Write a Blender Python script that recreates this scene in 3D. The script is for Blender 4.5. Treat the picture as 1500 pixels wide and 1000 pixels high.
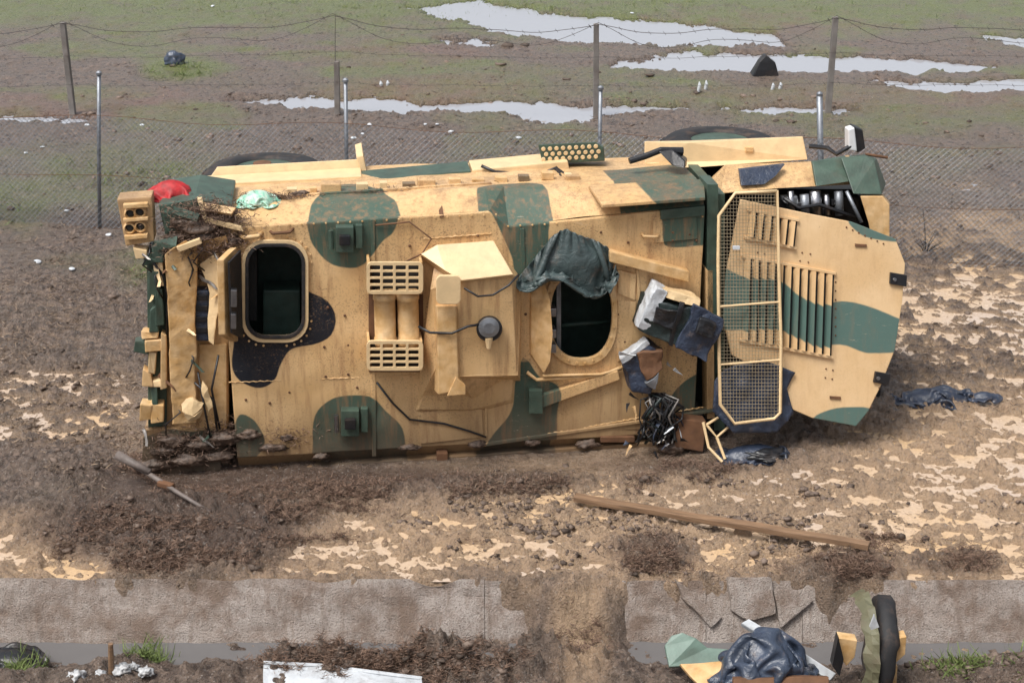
import bpy, bmesh, math, random
import numpy as np
from mathutils import Vector, Matrix
from mathutils import noise as mn
random.seed(7); np.random.seed(7)
S = bpy.context.scene
for o in list(bpy.data.objects): bpy.data.objects.remove(o)
COL = S.collection

# ------------------------------------------------------------------ camera, sky, sun, exposure
F, TH, H = 2200.0, math.radians(22.0), 6.3            # focal length in photo pixels, pitch, eye height (road embankment)
cam = bpy.data.cameras.new('camera'); camo = bpy.data.objects.new('camera', cam); COL.objects.link(camo)
cam.sensor_width = 36; cam.lens = F / 1500 * 36; cam.clip_start = 0.1; cam.clip_end = 3000
camo.location = (0, 0, H); camo.rotation_euler = (math.pi / 2 - TH, 0, 0); S.camera = camo
SUN_EL, SUN_AZ = math.radians(62), math.radians(226)   # azimuth clockwise from +Y
w = bpy.data.worlds.new('World'); S.world = w; w.use_nodes = True
wn = w.node_tree.nodes; wl = w.node_tree.links
sky = wn.new('ShaderNodeTexSky'); sky.sky_type = 'NISHITA'; sky.sun_disc = False
sky.sun_elevation = SUN_EL; sky.sun_rotation = SUN_AZ; sky.air_density = 1.0; sky.dust_density = 4.0
hs = wn.new('ShaderNodeHueSaturation'); hs.inputs['Saturation'].default_value = 0.38
wl.new(sky.outputs[0], hs.inputs['Color']); wl.new(hs.outputs[0], wn['Background'].inputs[0])
wn['Background'].inputs[1].default_value = 0.080
sl = bpy.data.lights.new('sun', 'SUN'); sl.energy = 1.5; sl.angle = math.radians(24); sl.color = (1, .97, .92)
so = bpy.data.objects.new('sun', sl); COL.objects.link(so); so.location = (0, 0, 30)
sd = Vector((math.sin(SUN_AZ) * math.cos(SUN_EL), math.cos(SUN_AZ) * math.cos(SUN_EL), math.sin(SUN_EL)))
so.rotation_euler = sd.to_track_quat('Z', 'Y').to_euler()
S.view_settings.view_transform = 'Standard'; S.view_settings.look = 'None'
S.view_settings.exposure = 1.12; S.view_settings.gamma = 1

# ------------------------------------------------------------------ pixel -> place helpers
cT, sT = math.cos(TH), math.sin(TH)
def ray(px, py):
    a = (500 - py) / F
    return Vector(((px - 750) / F, cT + a * sT, -sT + a * cT))
def G(px, py, z=0.0):                                   # pixel to a point on the level z
    d = ray(px, py); t = (z - H) / d.z
    return Vector((d.x * t, d.y * t, z))
def proj(x, y, z):                                      # numpy: world to photo pixel
    dz = z - H; f = y * cT - dz * sT; u = y * sT + dz * cT
    f = np.maximum(f, 0.5)
    return 750 + F * x / f, 500 - F * u / f
_A, _B = G(215, 697), G(1045, 650)                      # the truck's lower roof edge on the ground
YAW = math.atan2(_B.y - _A.y, _B.x - _A.x); cY, sY = math.cos(YAW), math.sin(YAW)
TO = Vector((_A.x, _A.y, 0))
def T(px, py, yd=0.0):                                  # pixel to truck-local point at depth yd behind the roof plane
    d = ray(px, py); ry = -sY * d.x + cY * d.y; o = sY * TO.x - cY * TO.y
    t = (yd - o) / ry; X, Y, Z = d.x * t, d.y * t, H + d.z * t
    return Vector((cY * (X - TO.x) + sY * (Y - TO.y), yd, Z))
def TW(v):                                              # truck-local to world
    return Vector((TO.x + cY * v.x - sY * v.y, TO.y + sY * v.x + cY * v.y, v.z))
HP, HN = Vector((6, -.42, .2)), Vector((0, -2.2, .46)).normalized()      # hood panel plane (leans back)
def TH_(px, py, off=0.0):
    d = ray(px, py); dl = Vector((cY * d.x + sY * d.y, -sY * d.x + cY * d.y, d.z))
    c = Vector((-cY * TO.x - sY * TO.y, sY * TO.x - cY * TO.y, H))
    t = ((HP + HN * off) - c).dot(HN) / dl.dot(HN)
    return c + dl * t

# ------------------------------------------------------------------ numpy noise
def _h(ix, iy, s):
    n = (ix.astype(np.int64) * 374761393 + iy.astype(np.int64) * 668265263 + s * 1274126177) & 0xffffffff
    n = ((n ^ (n >> 13)) * 1274126177) & 0xffffffff
    return ((n ^ (n >> 16)) & 0xffff) / 32767.5 - 1.0
def vn(x, y, s=0):
    ix, iy = np.floor(x), np.floor(y); fx, fy = x - ix, y - iy
    ux, uy = fx * fx * fx * (fx * (fx * 6 - 15) + 10), fy * fy * fy * (fy * (fy * 6 - 15) + 10)
    a, b, c, d = _h(ix, iy, s), _h(ix + 1, iy, s), _h(ix, iy + 1, s), _h(ix + 1, iy + 1, s)
    return (a + (b - a) * ux) * (1 - uy) + (c + (d - c) * ux) * uy
def fbm(x, y, s=0, o=4, g=.5):
    r = 0; a = 1.0; t = 0
    for i in range(o):
        r = r + a * vn(x * 2 ** i + 17.3 * i, y * 2 ** i - 9.1 * i, s + i); t += a; a *= g
    return r / t * 1.6
def sst(a, b, x):
    t = np.clip((x - a) / (b - a), 0, 1); return t * t * (3 - 2 * t)
def poly_sdf(P, x, y):                                  # signed distance, negative inside
    P = np.asarray(P, float); n = len(P); d = np.full(x.shape, 1e9); ins = np.zeros(x.shape, bool)
    for i in range(n):
        ax, ay = P[i]; bx, by = P[(i + 1) % n]; ex, ey = bx - ax, by - ay
        t = np.clip(((x - ax) * ex + (y - ay) * ey) / (ex * ex + ey * ey + 1e-12), 0, 1)
        d = np.minimum(d, (x - ax - t * ex) ** 2 + (y - ay - t * ey) ** 2)
        if abs(ey) > 1e-12: ins ^= ((ay > y) != (by > y)) & (x < ex * (y - ay) / ey + ax)
    d = np.sqrt(d); return np.where(ins, -d, d)
def smooth(P, k=6):                                     # closed Catmull-Rom
    n = len(P); out = []
    for i in range(n):
        p0, p1, p2, p3 = [np.array(P[(i + j - 1) % n], float) for j in range(4)]
        for q in range(k):
            t = q / k
            out.append(.5 * ((2 * p1) + (-p0 + p2) * t + (2 * p0 - 5 * p1 + 4 * p2 - p3) * t * t + (-p0 + 3 * p1 - 3 * p2 + p3) * t ** 3))
    return out

# ------------------------------------------------------------------ material helpers
class NT:
    def __init__(s, name):
        s.m = bpy.data.materials.new(name); s.m.use_nodes = True; s.t = s.m.node_tree
        s.b = s.t.nodes['Principled BSDF']; s.co = None
    def n(s, typ, **kw):
        nd = s.t.nodes.new(typ)
        for k, v in kw.items(): setattr(nd, k, v)
        return nd
    def l(s, a, b): s.t.links.new(a, b)
    def coord(s):
        if not s.co: s.co = s.n('ShaderNodeTexCoord').outputs['Object']
        return s.co
    def noise(s, scale, det=4, rough=.55, vec=None, st=None, dist=0):
        nd = s.n('ShaderNodeTexNoise'); nd.inputs['Scale'].default_value = scale; nd.inputs['Detail'].default_value = det
        nd.inputs['Roughness'].default_value = rough; nd.inputs['Distortion'].default_value = dist
        v = vec or s.coord()
        if st:
            mp = s.n('ShaderNodeMapping'); mp.inputs['Scale'].default_value = st; s.l(v, mp.inputs[0]); v = mp.outputs[0]
        s.l(v, nd.inputs['Vector']); return nd.outputs['Fac']
    def ramp(s, fac, a, b):                             # linear 0..1 between a and b
        nd = s.n('ShaderNodeMapRange'); nd.inputs['From Min'].default_value = a; nd.inputs['From Max'].default_value = b
        s.l(fac, nd.inputs['Value']); return nd.outputs['Result']
    def mul(s, a, b, op='MULTIPLY'):
        nd = s.n('ShaderNodeMath', operation=op); nd.use_clamp = op != 'SUBTRACT' and op != 'ADD'
        for i, v in enumerate((a, b)):
            if isinstance(v, (int, float)): nd.inputs[i].default_value = v
            else: s.l(v, nd.inputs[i])
        return nd.outputs[0]
    def mix(s, fac, a, b):
        nd = s.n('ShaderNodeMix', data_type='RGBA')
        for inp, v in ((nd.inputs['Factor'], fac), (nd.inputs['A'], a), (nd.inputs['B'], b)):
            if isinstance(v, (int, float)): inp.default_value = v
            elif isinstance(v, tuple): inp.default_value = (*v, 1)
            else: s.l(v, inp)
        return nd.outputs['Result']
    def attr(s, name): return s.n('ShaderNodeAttribute', attribute_name=name).outputs['Fac']
    def bump(s, h, st, dist=.02, prev=None):
        nd = s.n('ShaderNodeBump'); nd.inputs['Strength'].default_value = st; nd.inputs['Distance'].default_value = dist
        s.l(h, nd.inputs['Height'])
        if prev: s.l(prev, nd.inputs['Normal'])
        return nd.outputs[0]
    def done(s, col, rough=.6, nor=None, metal=0, spec=None):
        for k, v in (('Base Color', col), ('Roughness', rough), ('Metallic', metal)):
            if isinstance(v, (int, float)): s.b.inputs[k].default_value = v
            elif isinstance(v, tuple): s.b.inputs[k].default_value = (*v, 1)
            else: s.l(v, s.b.inputs[k])
        if nor: s.l(nor, s.b.inputs['Normal'])
        if spec is not None: s.b.inputs['Specular IOR Level'].default_value = spec
        return s.m
MUD = (.105, .066, .044)
def plain(name, col, rough=.6, metal=0, var=.35, scale=9, dirt=.25, bump=.25, bscale=60, col2=None):
    n = NT(name); v = n.noise(scale, 5)
    c2 = col2 or tuple(c * (1 - var) for c in col)
    c = n.mix(n.ramp(v, .35, .65), col, c2)
    if dirt: c = n.mix(n.mul(n.ramp(n.noise(scale * .7, 6, .7), .5, .75), dirt), c, MUD)
    return n.done(c, rough, n.bump(n.noise(bscale, 3), bump, .01), metal)
TAN, GRN, BLK = (.70, .475, .245), (.062, .102, .076), (.012, .014, .02)
def camo_mat(name, tan=TAN, grn=GRN, mud=1.0, lo=.12, hi=.85):
    n = NT(name); wob = n.noise(3, 3)
    g = n.mul(n.attr('g'), n.mul(n.mul(wob, .5, 'SUBTRACT'), .03), 'ADD')
    c = n.mix(n.ramp(n.noise(2.2, 5, .6), .3, .7), tan, tuple(a * b for a, b in zip(tan, (.86, .80, .70))))
    c = n.mix(n.ramp(g, .006, -.006), c, grn)
    # rain-washed mud streaks running down, spatter, and a muddy skirt along the edge that lies in the mud
    st = n.noise(5, 6, .65, st=(3.2, 3.2, .35))
    c = n.mix(n.mul(n.ramp(st, .49, .69), .62 * mud), c, (.33, .17, .08))
    c = n.mix(n.ramp(n.attr('k'), .005, -.005), c, BLK)
    sp = n.noise(60, 5, .75); big = n.noise(1.7, 3)
    c = n.mix(n.mul(n.mul(n.ramp(sp, .53, .63), n.ramp(big, .36, .60)), .75 * mud), c, (.17, .095, .05))
    z = n.n('ShaderNodeSeparateXYZ'); n.l(n.coord(), z.inputs[0])
    zz = n.mul(z.outputs['Z'], n.mul(n.noise(9, 9, .8), 2.6), 'SUBTRACT')
    c = n.mix(n.mul(n.ramp(zz, hi - 1.12, lo - 1.22), .9), c, MUD)
    sc = n.noise(7, 8, .8, st=(1.1, 6, 9)); sc2 = n.noise(2.4, 2)                     # scrapes and chips
    c = n.mix(n.mul(n.mul(n.ramp(sc, .615, .65), n.ramp(sc2, .45, .6)), .6), c, (.60, .50, .38) if mud > .5 else (.62, .5, .36))
    c = n.mix(n.mul(n.ramp(n.noise(17, 8, .8), .64, .67), .8 * min(1, mud + .2)), c, (.10, .055, .032))
    tp_z = n.mul(z.outputs['Z'], n.mul(n.noise(5, 9, .8), 1.6), 'SUBTRACT')             # mud thrown over the upper edge and dried in smears
    c = n.mix(n.mul(n.ramp(tp_z, 1.60, 1.95), .55 * mud), c, (.21, .125, .075))
    lf = n.mul(z.outputs['X'], n.mul(n.noise(4, 9, .8), 2.2), 'SUBTRACT'); c = n.mix(n.mul(n.ramp(lf, -.55, -1.2), .6 * mud), c, (.17, .105, .065))
    r = n.mix(n.ramp(sp, .4, .7), (.38,) * 3, (.75,) * 3)
    nb = n.bump(n.noise(9, 3), .12, .03)
    return n.done(c, r, n.bump(n.noise(120, 2), .12, .004, nb), spec=.4)
M = {}
M['camo'] = camo_mat('camouflage_paint')
M['camo_low'] = camo_mat('mud_caked_camouflage_paint', lo=.15, hi=1.0)
M['hoodcamo'] = camo_mat('clean_skylit_camouflage_paint', tan=(.74, .525, .30), grn=(.09, .155, .135), mud=.22, lo=-.6, hi=-.2)  # less mud; tan and green lightened to paint in the tilted hood's extra skylight
M['tan'] = plain('tan_paint', TAN, .5, col2=(.54, .32, .125), dirt=.4)
M['palepaint'] = plain('pale_tan_paint', (.74, .54, .30), .45, var=.12, dirt=.2)
M['green'] = plain('green_paint', GRN, .5, dirt=.3)
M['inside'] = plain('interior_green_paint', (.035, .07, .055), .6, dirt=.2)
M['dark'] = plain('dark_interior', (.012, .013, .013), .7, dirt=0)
M['black'] = plain('black_plastic', (.014, .015, .018), .38, dirt=.3)
M['rubber'] = plain('tyre_rubber', (.018, .018, .020), .7, dirt=.75, bscale=25)
M['steel'] = plain('bare_steel', (.42, .42, .44), .35, 1, dirt=.2)
M['galv'] = plain('galvanised_steel', (.30, .32, .35), .5, .7, dirt=.15)
M['rust'] = plain('rusted_steel', (.16, .075, .035), .8, dirt=.4)
M['white'] = plain('white_paint', (.58, .61, .64), .4, var=.2, dirt=.5)
M['oldwhite'] = plain('dirty_white_plastic', (.50, .51, .52), .45, var=.5, dirt=.8, scale=16)
M['glass'] = plain('lamp_glass', (.75, .76, .78), .12, var=.1, dirt=.1, bump=.05)
M['oldmetal'] = plain('scraped_metal', (.30, .28, .26), .5, .6, dirt=.5, scale=18)
M['concrete'] = None
def cloth(name, col, rough, var=.5): return plain(name, col, rough, var=var, scale=14, dirt=.25, bump=.3, bscale=40)
M['tarp'] = cloth('dark_green_tarpaulin', (.022, .036, .036), .45)
def crinkle(name, col, rough):
    n = NT(name); a = n.noise(9, 4, .6, dist=2.2); b = n.noise(26, 3, .6, dist=1.5)
    ab = n.mul(n.mul(n.mul(a, .5, 'SUBTRACT'), 2.0), 0, 'MAXIMUM')
    c = n.mix(n.ramp(n.noise(5, 5), .4, .65), col, tuple(x * .55 for x in col)); c = n.mix(n.mul(n.ramp(n.noise(7, 6, .7), .56, .7), .5), c, (.2, .15, .12))
    return n.done(c, rough, n.bump(b, .25, .012, n.bump(a, .4, .03)), spec=.6)
M['bagplastic'] = crinkle('black_bin_bag_plastic', (.045, .062, .098), .33)
M['navy'] = crinkle('navy_plastic_sheet', (.030, .042, .072), .36)
M['red'] = cloth('red_fabric', (.50, .018, .022), .6)
M['mint'] = plain('mint_plastic', (.16, .46, .33), .4, col2=(.55, .66, .55), scale=22, dirt=.2)
M['wood'] = None

# ------------------------------------------------------------------ mesh helpers
def link(name, bm, mat, parent=None, base=None, sm=False):
    bmesh.ops.recalc_face_normals(bm, faces=bm.faces[:]) if not getattr(bm, 'keep', False) else None
    me = bpy.data.meshes.new(name)
    if base is not None: bmesh.ops.translate(bm, verts=bm.verts[:], vec=-Vector(base))
    bm.to_mesh(me); bm.free(); me.materials.append(mat)
    if sm: me.polygons.foreach_set('use_smooth', [True] * len(me.polygons))
    o = bpy.data.objects.new(name, me); COL.objects.link(o); o.parent = parent
    if base is not None and parent is None: o.location = base
    return o
def np_mesh(name, V, Fc, mat, parent=None, loc=None, sm=False):
    V = np.asarray(V, np.float64); Fc = np.asarray(Fc, np.int32)
    me = bpy.data.meshes.new(name); me.vertices.add(len(V)); me.vertices.foreach_set('co', V.astype(np.float32).ravel())
    k = Fc.shape[1]; me.loops.add(Fc.size); me.loops.foreach_set('vertex_index', Fc.ravel())
    me.polygons.add(len(Fc)); me.polygons.foreach_set('loop_start', np.arange(0, Fc.size, k, dtype=np.int32))
    me.polygons.foreach_set('loop_total', np.full(len(Fc), k, np.int32)); me.update(calc_edges=True)
    me.polygons.foreach_set('use_smooth', np.full(len(Fc), sm)); me.materials.append(mat)
    o = bpy.data.objects.new(name, me); COL.objects.link(o); o.parent = parent
    if loc is not None: o.location = loc
    return o
def tag(o, label, cat, group=None, kind=None):
    if label: o['label'] = label
    if cat: o['category'] = cat
    if group: o['group'] = group
    if kind: o['kind'] = kind
    return o
def thing(name, label, cat, loc, rz=0, group=None):
    o = bpy.data.objects.new(name, None); COL.objects.link(o); o.location = loc; o.rotation_euler = (0, 0, rz)
    o.empty_display_size = .2; return tag(o, label, cat, group)
def bevel(bm, wd, seg=2, ang=30):
    if wd <= 0: return
    bmesh.ops.recalc_face_normals(bm, faces=bm.faces[:])
    es = [e for e in bm.edges if len(e.link_faces) == 2 and e.calc_face_angle(0) > math.radians(ang)]
    if es: bmesh.ops.bevel(bm, geom=es, offset=wd, segments=seg, profile=.6, affect='EDGES', clamp_overlap=True)
def densify(bm, L=.06):
    bmesh.ops.triangulate(bm, faces=bm.faces[:])
    for _ in range(7):
        es = [e for e in bm.edges if e.calc_length() > L * 1.5]
        if not es: break
        bmesh.ops.subdivide_edges(bm, edges=es, cuts=1, use_grid_fill=False)
        bmesh.ops.triangulate(bm, faces=[f for f in bm.faces if len(f.verts) > 3])
def box(bm, c, s, R=None):
    m = Matrix.Translation(c) @ (R.to_4x4() if R else Matrix()) @ Matrix.Diagonal((*s, 1))
    return bmesh.ops.create_cube(bm, size=1, matrix=m)['verts']
def tube(bm, pts, r, n=8, cap=True):
    pts = [Vector(p) for p in pts]; rings = []
    rr = r if isinstance(r, (list, tuple)) else [r] * len(pts)
    u = None
    for i, p in enumerate(pts):
        t = (pts[min(i + 1, len(pts) - 1)] - pts[max(i - 1, 0)]).normalized()
        if u is None: u = t.cross(Vector((0, 0, 1)) if abs(t.z) < .9 else Vector((1, 0, 0))).normalized()
        else: u = (u - t * u.dot(t)).normalized()
        v = t.cross(u)
        rings.append([bm.verts.new(p + (u * math.cos(a) + v * math.sin(a)) * rr[i]) for a in [2 * math.pi * k / n for k in range(n)]])
    for a, b in zip(rings, rings[1:]):
        for k in range(n): bm.faces.new((a[k], a[(k + 1) % n], b[(k + 1) % n], b[k]))
    if cap: bm.faces.new(rings[0][::-1]); bm.faces.new(rings[-1])
def lathe(bm, prof, c, axis=Vector((0, 0, 1)), n=32, closed=False):     # prof: list of (r, h)
    axis = Vector(axis).normalized(); u = axis.orthogonal().normalized(); v = axis.cross(u); rings = []
    for r, h in prof:
        rings.append([bm.verts.new(Vector(c) + axis * h + (u * math.cos(a) + v * math.sin(a)) * r) for a in [2 * math.pi * k / n for k in range(n)]])
    prs = list(zip(rings, rings[1:])) + ([(rings[-1], rings[0])] if closed else [])
    for a, b in prs:
        for k in range(n): bm.faces.new((a[k], a[(k + 1) % n], b[(k + 1) % n], b[k]))
    if not closed:
        bm.faces.new(rings[0][::-1]); bm.faces.new(rings[-1])
def slab(bm, pts, vec, holes=()):                       # planar polygon (with holes) extruded along vec
    loops = [pts] + list(holes); es = []
    for lp in loops:
        vs = [bm.verts.new(p) for p in lp]
        es += [bm.edges.new((vs[i], vs[(i + 1) % len(vs)])) for i in range(len(vs))]
    if holes: fs = [g for g in bmesh.ops.triangle_fill(bm, use_beauty=True, use_dissolve=False, edges=es)['geom'] if isinstance(g, bmesh.types.BMFace)]
    else: fs = bmesh.ops.contextual_create(bm, geom=es)['faces']
    ex = bmesh.ops.extrude_face_region(bm, geom=fs, use_keep_orig=True)['geom']
    bmesh.ops.translate(bm, verts=[g for g in ex if isinstance(g, bmesh.types.BMVert)], vec=vec)
CAMO = {}
def paint(o, key, ax=(0, 2)):
    n = len(o.data.vertices); co = np.zeros(n * 3, np.float32); o.data.vertices.foreach_get('co', co); co = co.reshape(-1, 3)
    x, y = co[:, ax[0]].astype(float), co[:, ax[1]].astype(float)
    for a in 'gk':
        d = np.full(n, 9.0)
        for P in CAMO.get(key, {}).get(a, []): d = np.minimum(d, poly_sdf(P, x, y))
        at = o.data.attributes.new(a, 'FLOAT', 'POINT'); at.data.foreach_set('value', d.astype(np.float32))
def wig(bm, amp, sc, seed=0):
    for v in bm.verts:
        q = v.co * sc + Vector((seed * 3.1, seed * 1.7, seed)); v.co += mn.noise_vector(q) * amp
def crumple(c, s, seed, R=None, ridge=.22, flat=True, sub=5, fr=2.2, low=-.25, droop=0):   # crumpled sheet / bag lump
    bm = bmesh.new(); bmesh.ops.create_icosphere(bm, subdivisions=sub, radius=1)
    off = Vector((seed * 7.3, seed * 2.9, seed * 5.1))
    for v in bm.verts:
        p = v.co.copy(); q = p * fr + off
        w1 = mn.noise(q * .55); w2 = mn.noise(q * .55 + Vector((5, 3, 1)))
        f1 = 1 - abs(math.sin((p.x * .5 + p.z * .9 + p.y * .3 + .9 * w1) * fr * 1.7)); f2 = 1 - abs(math.sin((p.x * .9 - p.z * .5 + p.y * .2 + .9 * w2) * fr * 1.5))
        r = 1 + .34 * mn.noise(p * 1.25 + off) + ridge * (f1 * .65 + f2 * .5 - .4) + ridge * .35 * mn.noise(q * 2.3) + ridge * .22 * mn.noise(q * 5.5)
        p *= r
        if flat and p.z < low: p.z = low - .03 * mn.noise(q * 3); p.x *= 1.06; p.y *= 1.06
        v.co = Vector((p.x * s[0], p.y * s[1], (p.z - (low if flat else 0) - droop * (p.x + .15) ** 2) * s[2]))
    if R: bmesh.ops.transform(bm, matrix=R.to_4x4(), verts=bm.verts[:])
    bmesh.ops.translate(bm, verts=bm.verts[:], vec=c)
    return bm
def ribbons(P, D, Wd, N, bend=.25):                     # many thin bent strips: P start, D direction*length, Wd width
    n = len(P); r = np.random.randn(n, 3); side = np.cross(D, r); side /= np.linalg.norm(side, axis=1)[:, None] + 1e-9
    nb = np.cross(side, D); L = np.linalg.norm(D, axis=1)[:, None]; nb = nb / (np.linalg.norm(nb, axis=1)[:, None] + 1e-9) * L * bend * np.random.uniform(-1, 1, (n, 1))
    side *= Wd[:, None]; V = np.zeros((n, 6, 3))
    mid = P + D * .5 + nb
    V[:, 0], V[:, 1] = P - side, P + side; V[:, 2], V[:, 3] = mid - side, mid + side; V[:, 4], V[:, 5] = P + D - side * .3, P + D + side * .3
    b = np.arange(n)[:, None] * 6
    Fc = np.concatenate([b + np.array([[0, 1, 3, 2]]), b + np.array([[2, 3, 5, 4]])])
    return V.reshape(-1, 3), Fc

# ------------------------------------------------------------------ the ground
PUD = [[(608, 14), (700, 3), (770, 19), (1000, 37), (1130, 54), (1152, 68), (1000, 67), (870, 64), (760, 52), (690, 36)],
       [(895, 100), (1000, 79), (1150, 84), (1300, 89), (1465, 98), (1440, 104), (1200, 107), (1000, 105)],
       [(330, 150), (400, 149), (480, 146), (580, 148), (625, 156), (740, 152), (870, 159), (990, 161), (880, 167), (850, 182), (775, 180), (740, 164), (600, 165), (500, 161)],
       [(1280, 119), (1400, 127), (1500, 118), (1560, 118), (1560, 130), (1420, 139), (1330, 133)],
       [(1455, 57), (1560, 55), (1560, 75), (1490, 69)], [(650, 62), (690, 59), (712, 66), (670, 69)], [(1060, 163), (1200, 160), (1250, 166), (1120, 168)],
       [(-40, 170), (60, 172), (120, 178), (-40, 181)]]
def fields(x, y):
    yy = np.maximum(y, 3.0); px, py = proj(x, yy, np.zeros_like(x)); o = {}
    wob = fbm(x * .9, y * .9, 40, 3)
    def el(cx, cy, rx, ry, soft=.5): return sst(1 + soft, 1 - soft, np.hypot((px - cx) / rx, (py - cy) / ry) + wob * .35)
    sand = np.maximum.reduce([el(850, 905, 48, 70), el(1000, 740, 560, 85) * .75, el(1000, 800, 650, 62), el(1440, 730, 260, 120), el(640, 800, 300, 50), el(50, 815, 170, 48), el(1470, 640, 130, 80)])
    fur = el(1500, 480, 230, 175, .35)
    left = np.maximum(el(70, 600, 190, 65) * .8, el(40, 480, 150, 60) * .45)
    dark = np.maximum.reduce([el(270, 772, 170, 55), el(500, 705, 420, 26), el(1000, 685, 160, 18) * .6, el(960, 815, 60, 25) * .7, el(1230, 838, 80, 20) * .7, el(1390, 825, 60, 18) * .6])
    far = np.full(x.shape, 1e3)
    m = (py < 200) & (py > -60)
    if m.any():
        dd = np.full(m.sum(), 1e3)
        for P in PUD: dd = np.minimum(dd, poly_sdf([(a, b * 3.2) for a, b in P], px[m], py[m] * 3.2))
        far[m] = dd
    far = far + 15 * fbm(x * 2.6, y * 1.0, 50, 5, .65)
    o['far'] = sst(20, -12, far)
    o['wet'] = np.clip(np.maximum.reduce([sand * .95, fur * .95, left * .85]) * (1 - .9 * dark), 0, 1)
    o['sand'] = sand * (1 - dark); o['dark'] = dark
    gr = sst(66, 14, py + 20 * wob)
    gr = np.maximum.reduce([gr, el(265, 105, 60, 14) * .9, el(190, 265, 170, 45) * .55, el(30, 300, 70, 40) * .6, el(230, 395, 80, 28) * .45, el(720, 128, 300, 22) * .4, el(1200, 145, 300, 18) * .35, el(120, 395, 60, 15) * .3])
    gr = np.maximum(gr, .6 * sst(.05, .5, fbm(x * .35, y * .5, 64, 3)) * sst(330, 120, py))
    o['grass'] = np.clip(gr * (1 + .6 * fbm(x * 2.5, y * 2.5, 60, 3)), 0, 1)
    o['red'] = np.clip(np.maximum.reduce([el(620, 135, 130, 18), el(120, 160, 200, 22) * .6, el(1300, 150, 300, 22) * .6, el(1100, 35, 180, 18) * .6, el(580, 85, 120, 18) * .5]), 0, 1)
    lx = cY * (x - TO.x) + sY * (y - TO.y); ly = -sY * (x - TO.x) + cY * (y - TO.y)
    o['dig'] = sst(.35, .05, np.maximum(np.maximum(-.15 - lx, lx - 5.4), np.maximum(-.30 - ly, ly - 2.4)))
    o['px'], o['py'], o['fur'] = px, py, fur
    return o
GAP0, GAP1 = G(800, 880).x, G(905, 880).x               # washed-out gap in the channel lining
MOUNDS = [(-.62, 9.5, .20, .34, .16), (.25, 9.52, .14, .32, .16), (-1.45, 9.45, .12, .4, .15), (-.1, 9.3, .1, .5, .2), (.72, 9.6, .10, .16, .2)]
def ground_h(x, y, f=None):
    x = np.asarray(x, float); y = np.asarray(y, float); f = f or fields(x, y)
    a = math.radians(-17); xr, yr = x * math.cos(a) + y * math.sin(a), -x * math.sin(a) + y * math.cos(a)
    near = sst(26, 15, y)
    n1 = fbm(x * .55, y * .55, 1, 3); n2 = fbm(xr * 2.3, yr * 3.6, 5, 4, .55); n3 = fbm(x * 15, y * 17, 9, 3, .6)
    rid = 1 - 2 * np.abs(fbm(xr * 2.6 + .5 * n1, yr * 5.2, 21, 3)); nw = fbm(xr * 5.6 + 1.4 * n1, yr * 11.5, 25, 4, .62); n4 = fbm(x * 31, y * 33, 13, 2)
    z = .075 + (.03 - .015 * f['wet']) * n1 + (.028 - .008 * f['wet'] + .02 * f['dark']) * n2 + (.013 + .018 * near + .010 * f['wet']) * n3 + .009 * near * n4
    z = z + f['wet'] * (-.076 + .012 * rid + .060 * nw) + .03 * f['dark'] * (1 + n3) - f['far'] * .14 + .10 * f['far'] * (1 - f['far']) * (nw + n3) + .025 * f['fur'] * (rid - .3)
    z = z * (1 - f['dig']) + f['dig'] * np.maximum(.006, .016 + .010 * n2 + .008 * n3)
    z = np.where(f['far'] > .6, np.minimum(z, -.012), z)
    # ditch in front, near bank, road embankment up to the camera
    lip = 10.50 - .11 * np.maximum(0, fbm(x * 1.25, x * 0 + 3, 31, 4) - .05) - .07 * np.maximum(0, fbm(x * 5, y * 3, 37, 3)) + .02 * n2 - .12 * np.exp(-((x - .35) / .35) ** 2)
    lip = np.maximum(lip, 10.445 - .22 * np.exp(-((x - .40) / .32) ** 2) - .10 * np.exp(-((x - 1.25) / .12) ** 2) - .08 * np.exp(-((x - 2.45) / .15) ** 2))
    gap = sst(.25, -.05, np.abs(x - (GAP0 + GAP1) / 2) - (GAP1 - GAP0) / 2 + .05 * n2)
    dr = sst(0, 1, (lip - y) / (.17 + .22 * gap))
    bed = -.46 + .03 * n3 + .09 * np.maximum(0, n2 + .5 * n1 - .1)
    z = z * (1 - dr) + bed * dr + gap * (dr * .10 + .05 * dr * (1 - dr) * n2 * 3)
    bank = sst(9.98, 9.35, y + .10 * n2 + .06 * fbm(x * 1.3, y * 1.3, 70, 3))
    brh = .34 + .10 * fbm(x * 1.1, y * 1.5, 71, 3) + .04 * n2
    z = z + bank * brh
    for (mx, my, ah, ax_, ay_) in MOUNDS: z = z + ah * np.exp(-((x - mx) / ax_) ** 2 - ((y - my) / ay_) ** 2) * (1 + .5 * n2 + .6 * n3)
    z = z + np.clip((8.8 - y) / 6.8, 0, 1) * 4.4
    return z
def gz(x, y): return float(ground_h(np.array([x]), np.array([y]))[0])
def lines(segs):
    out = []
    for a, b, st in segs: out += list(np.arange(a, b, st))
    return np.array(out)
gx = np.concatenate([-np.geomspace(900, 13.6, 26), np.arange(-13.5, -6, .07), np.arange(-6, 6, .018), np.arange(6, 13.5, .07), np.geomspace(13.6, 900, 26)])
gy = [-60, -30, -12, -4, 0, 2, 4, 6, 7.5, 8.4]; yv = 8.8
while yv < 44: gy.append(yv); yv += .0145 * (yv / 10) ** 1.75
gy = np.concatenate([gy, np.geomspace(45, 1500, 24)])
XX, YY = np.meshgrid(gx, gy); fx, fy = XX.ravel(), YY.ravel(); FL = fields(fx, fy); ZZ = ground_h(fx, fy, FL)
nx, ny = len(gx), len(gy); ii = (np.arange(ny - 1)[:, None] * nx + np.arange(nx - 1)[None]).ravel()
gm = NT('churned_mud')
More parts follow.
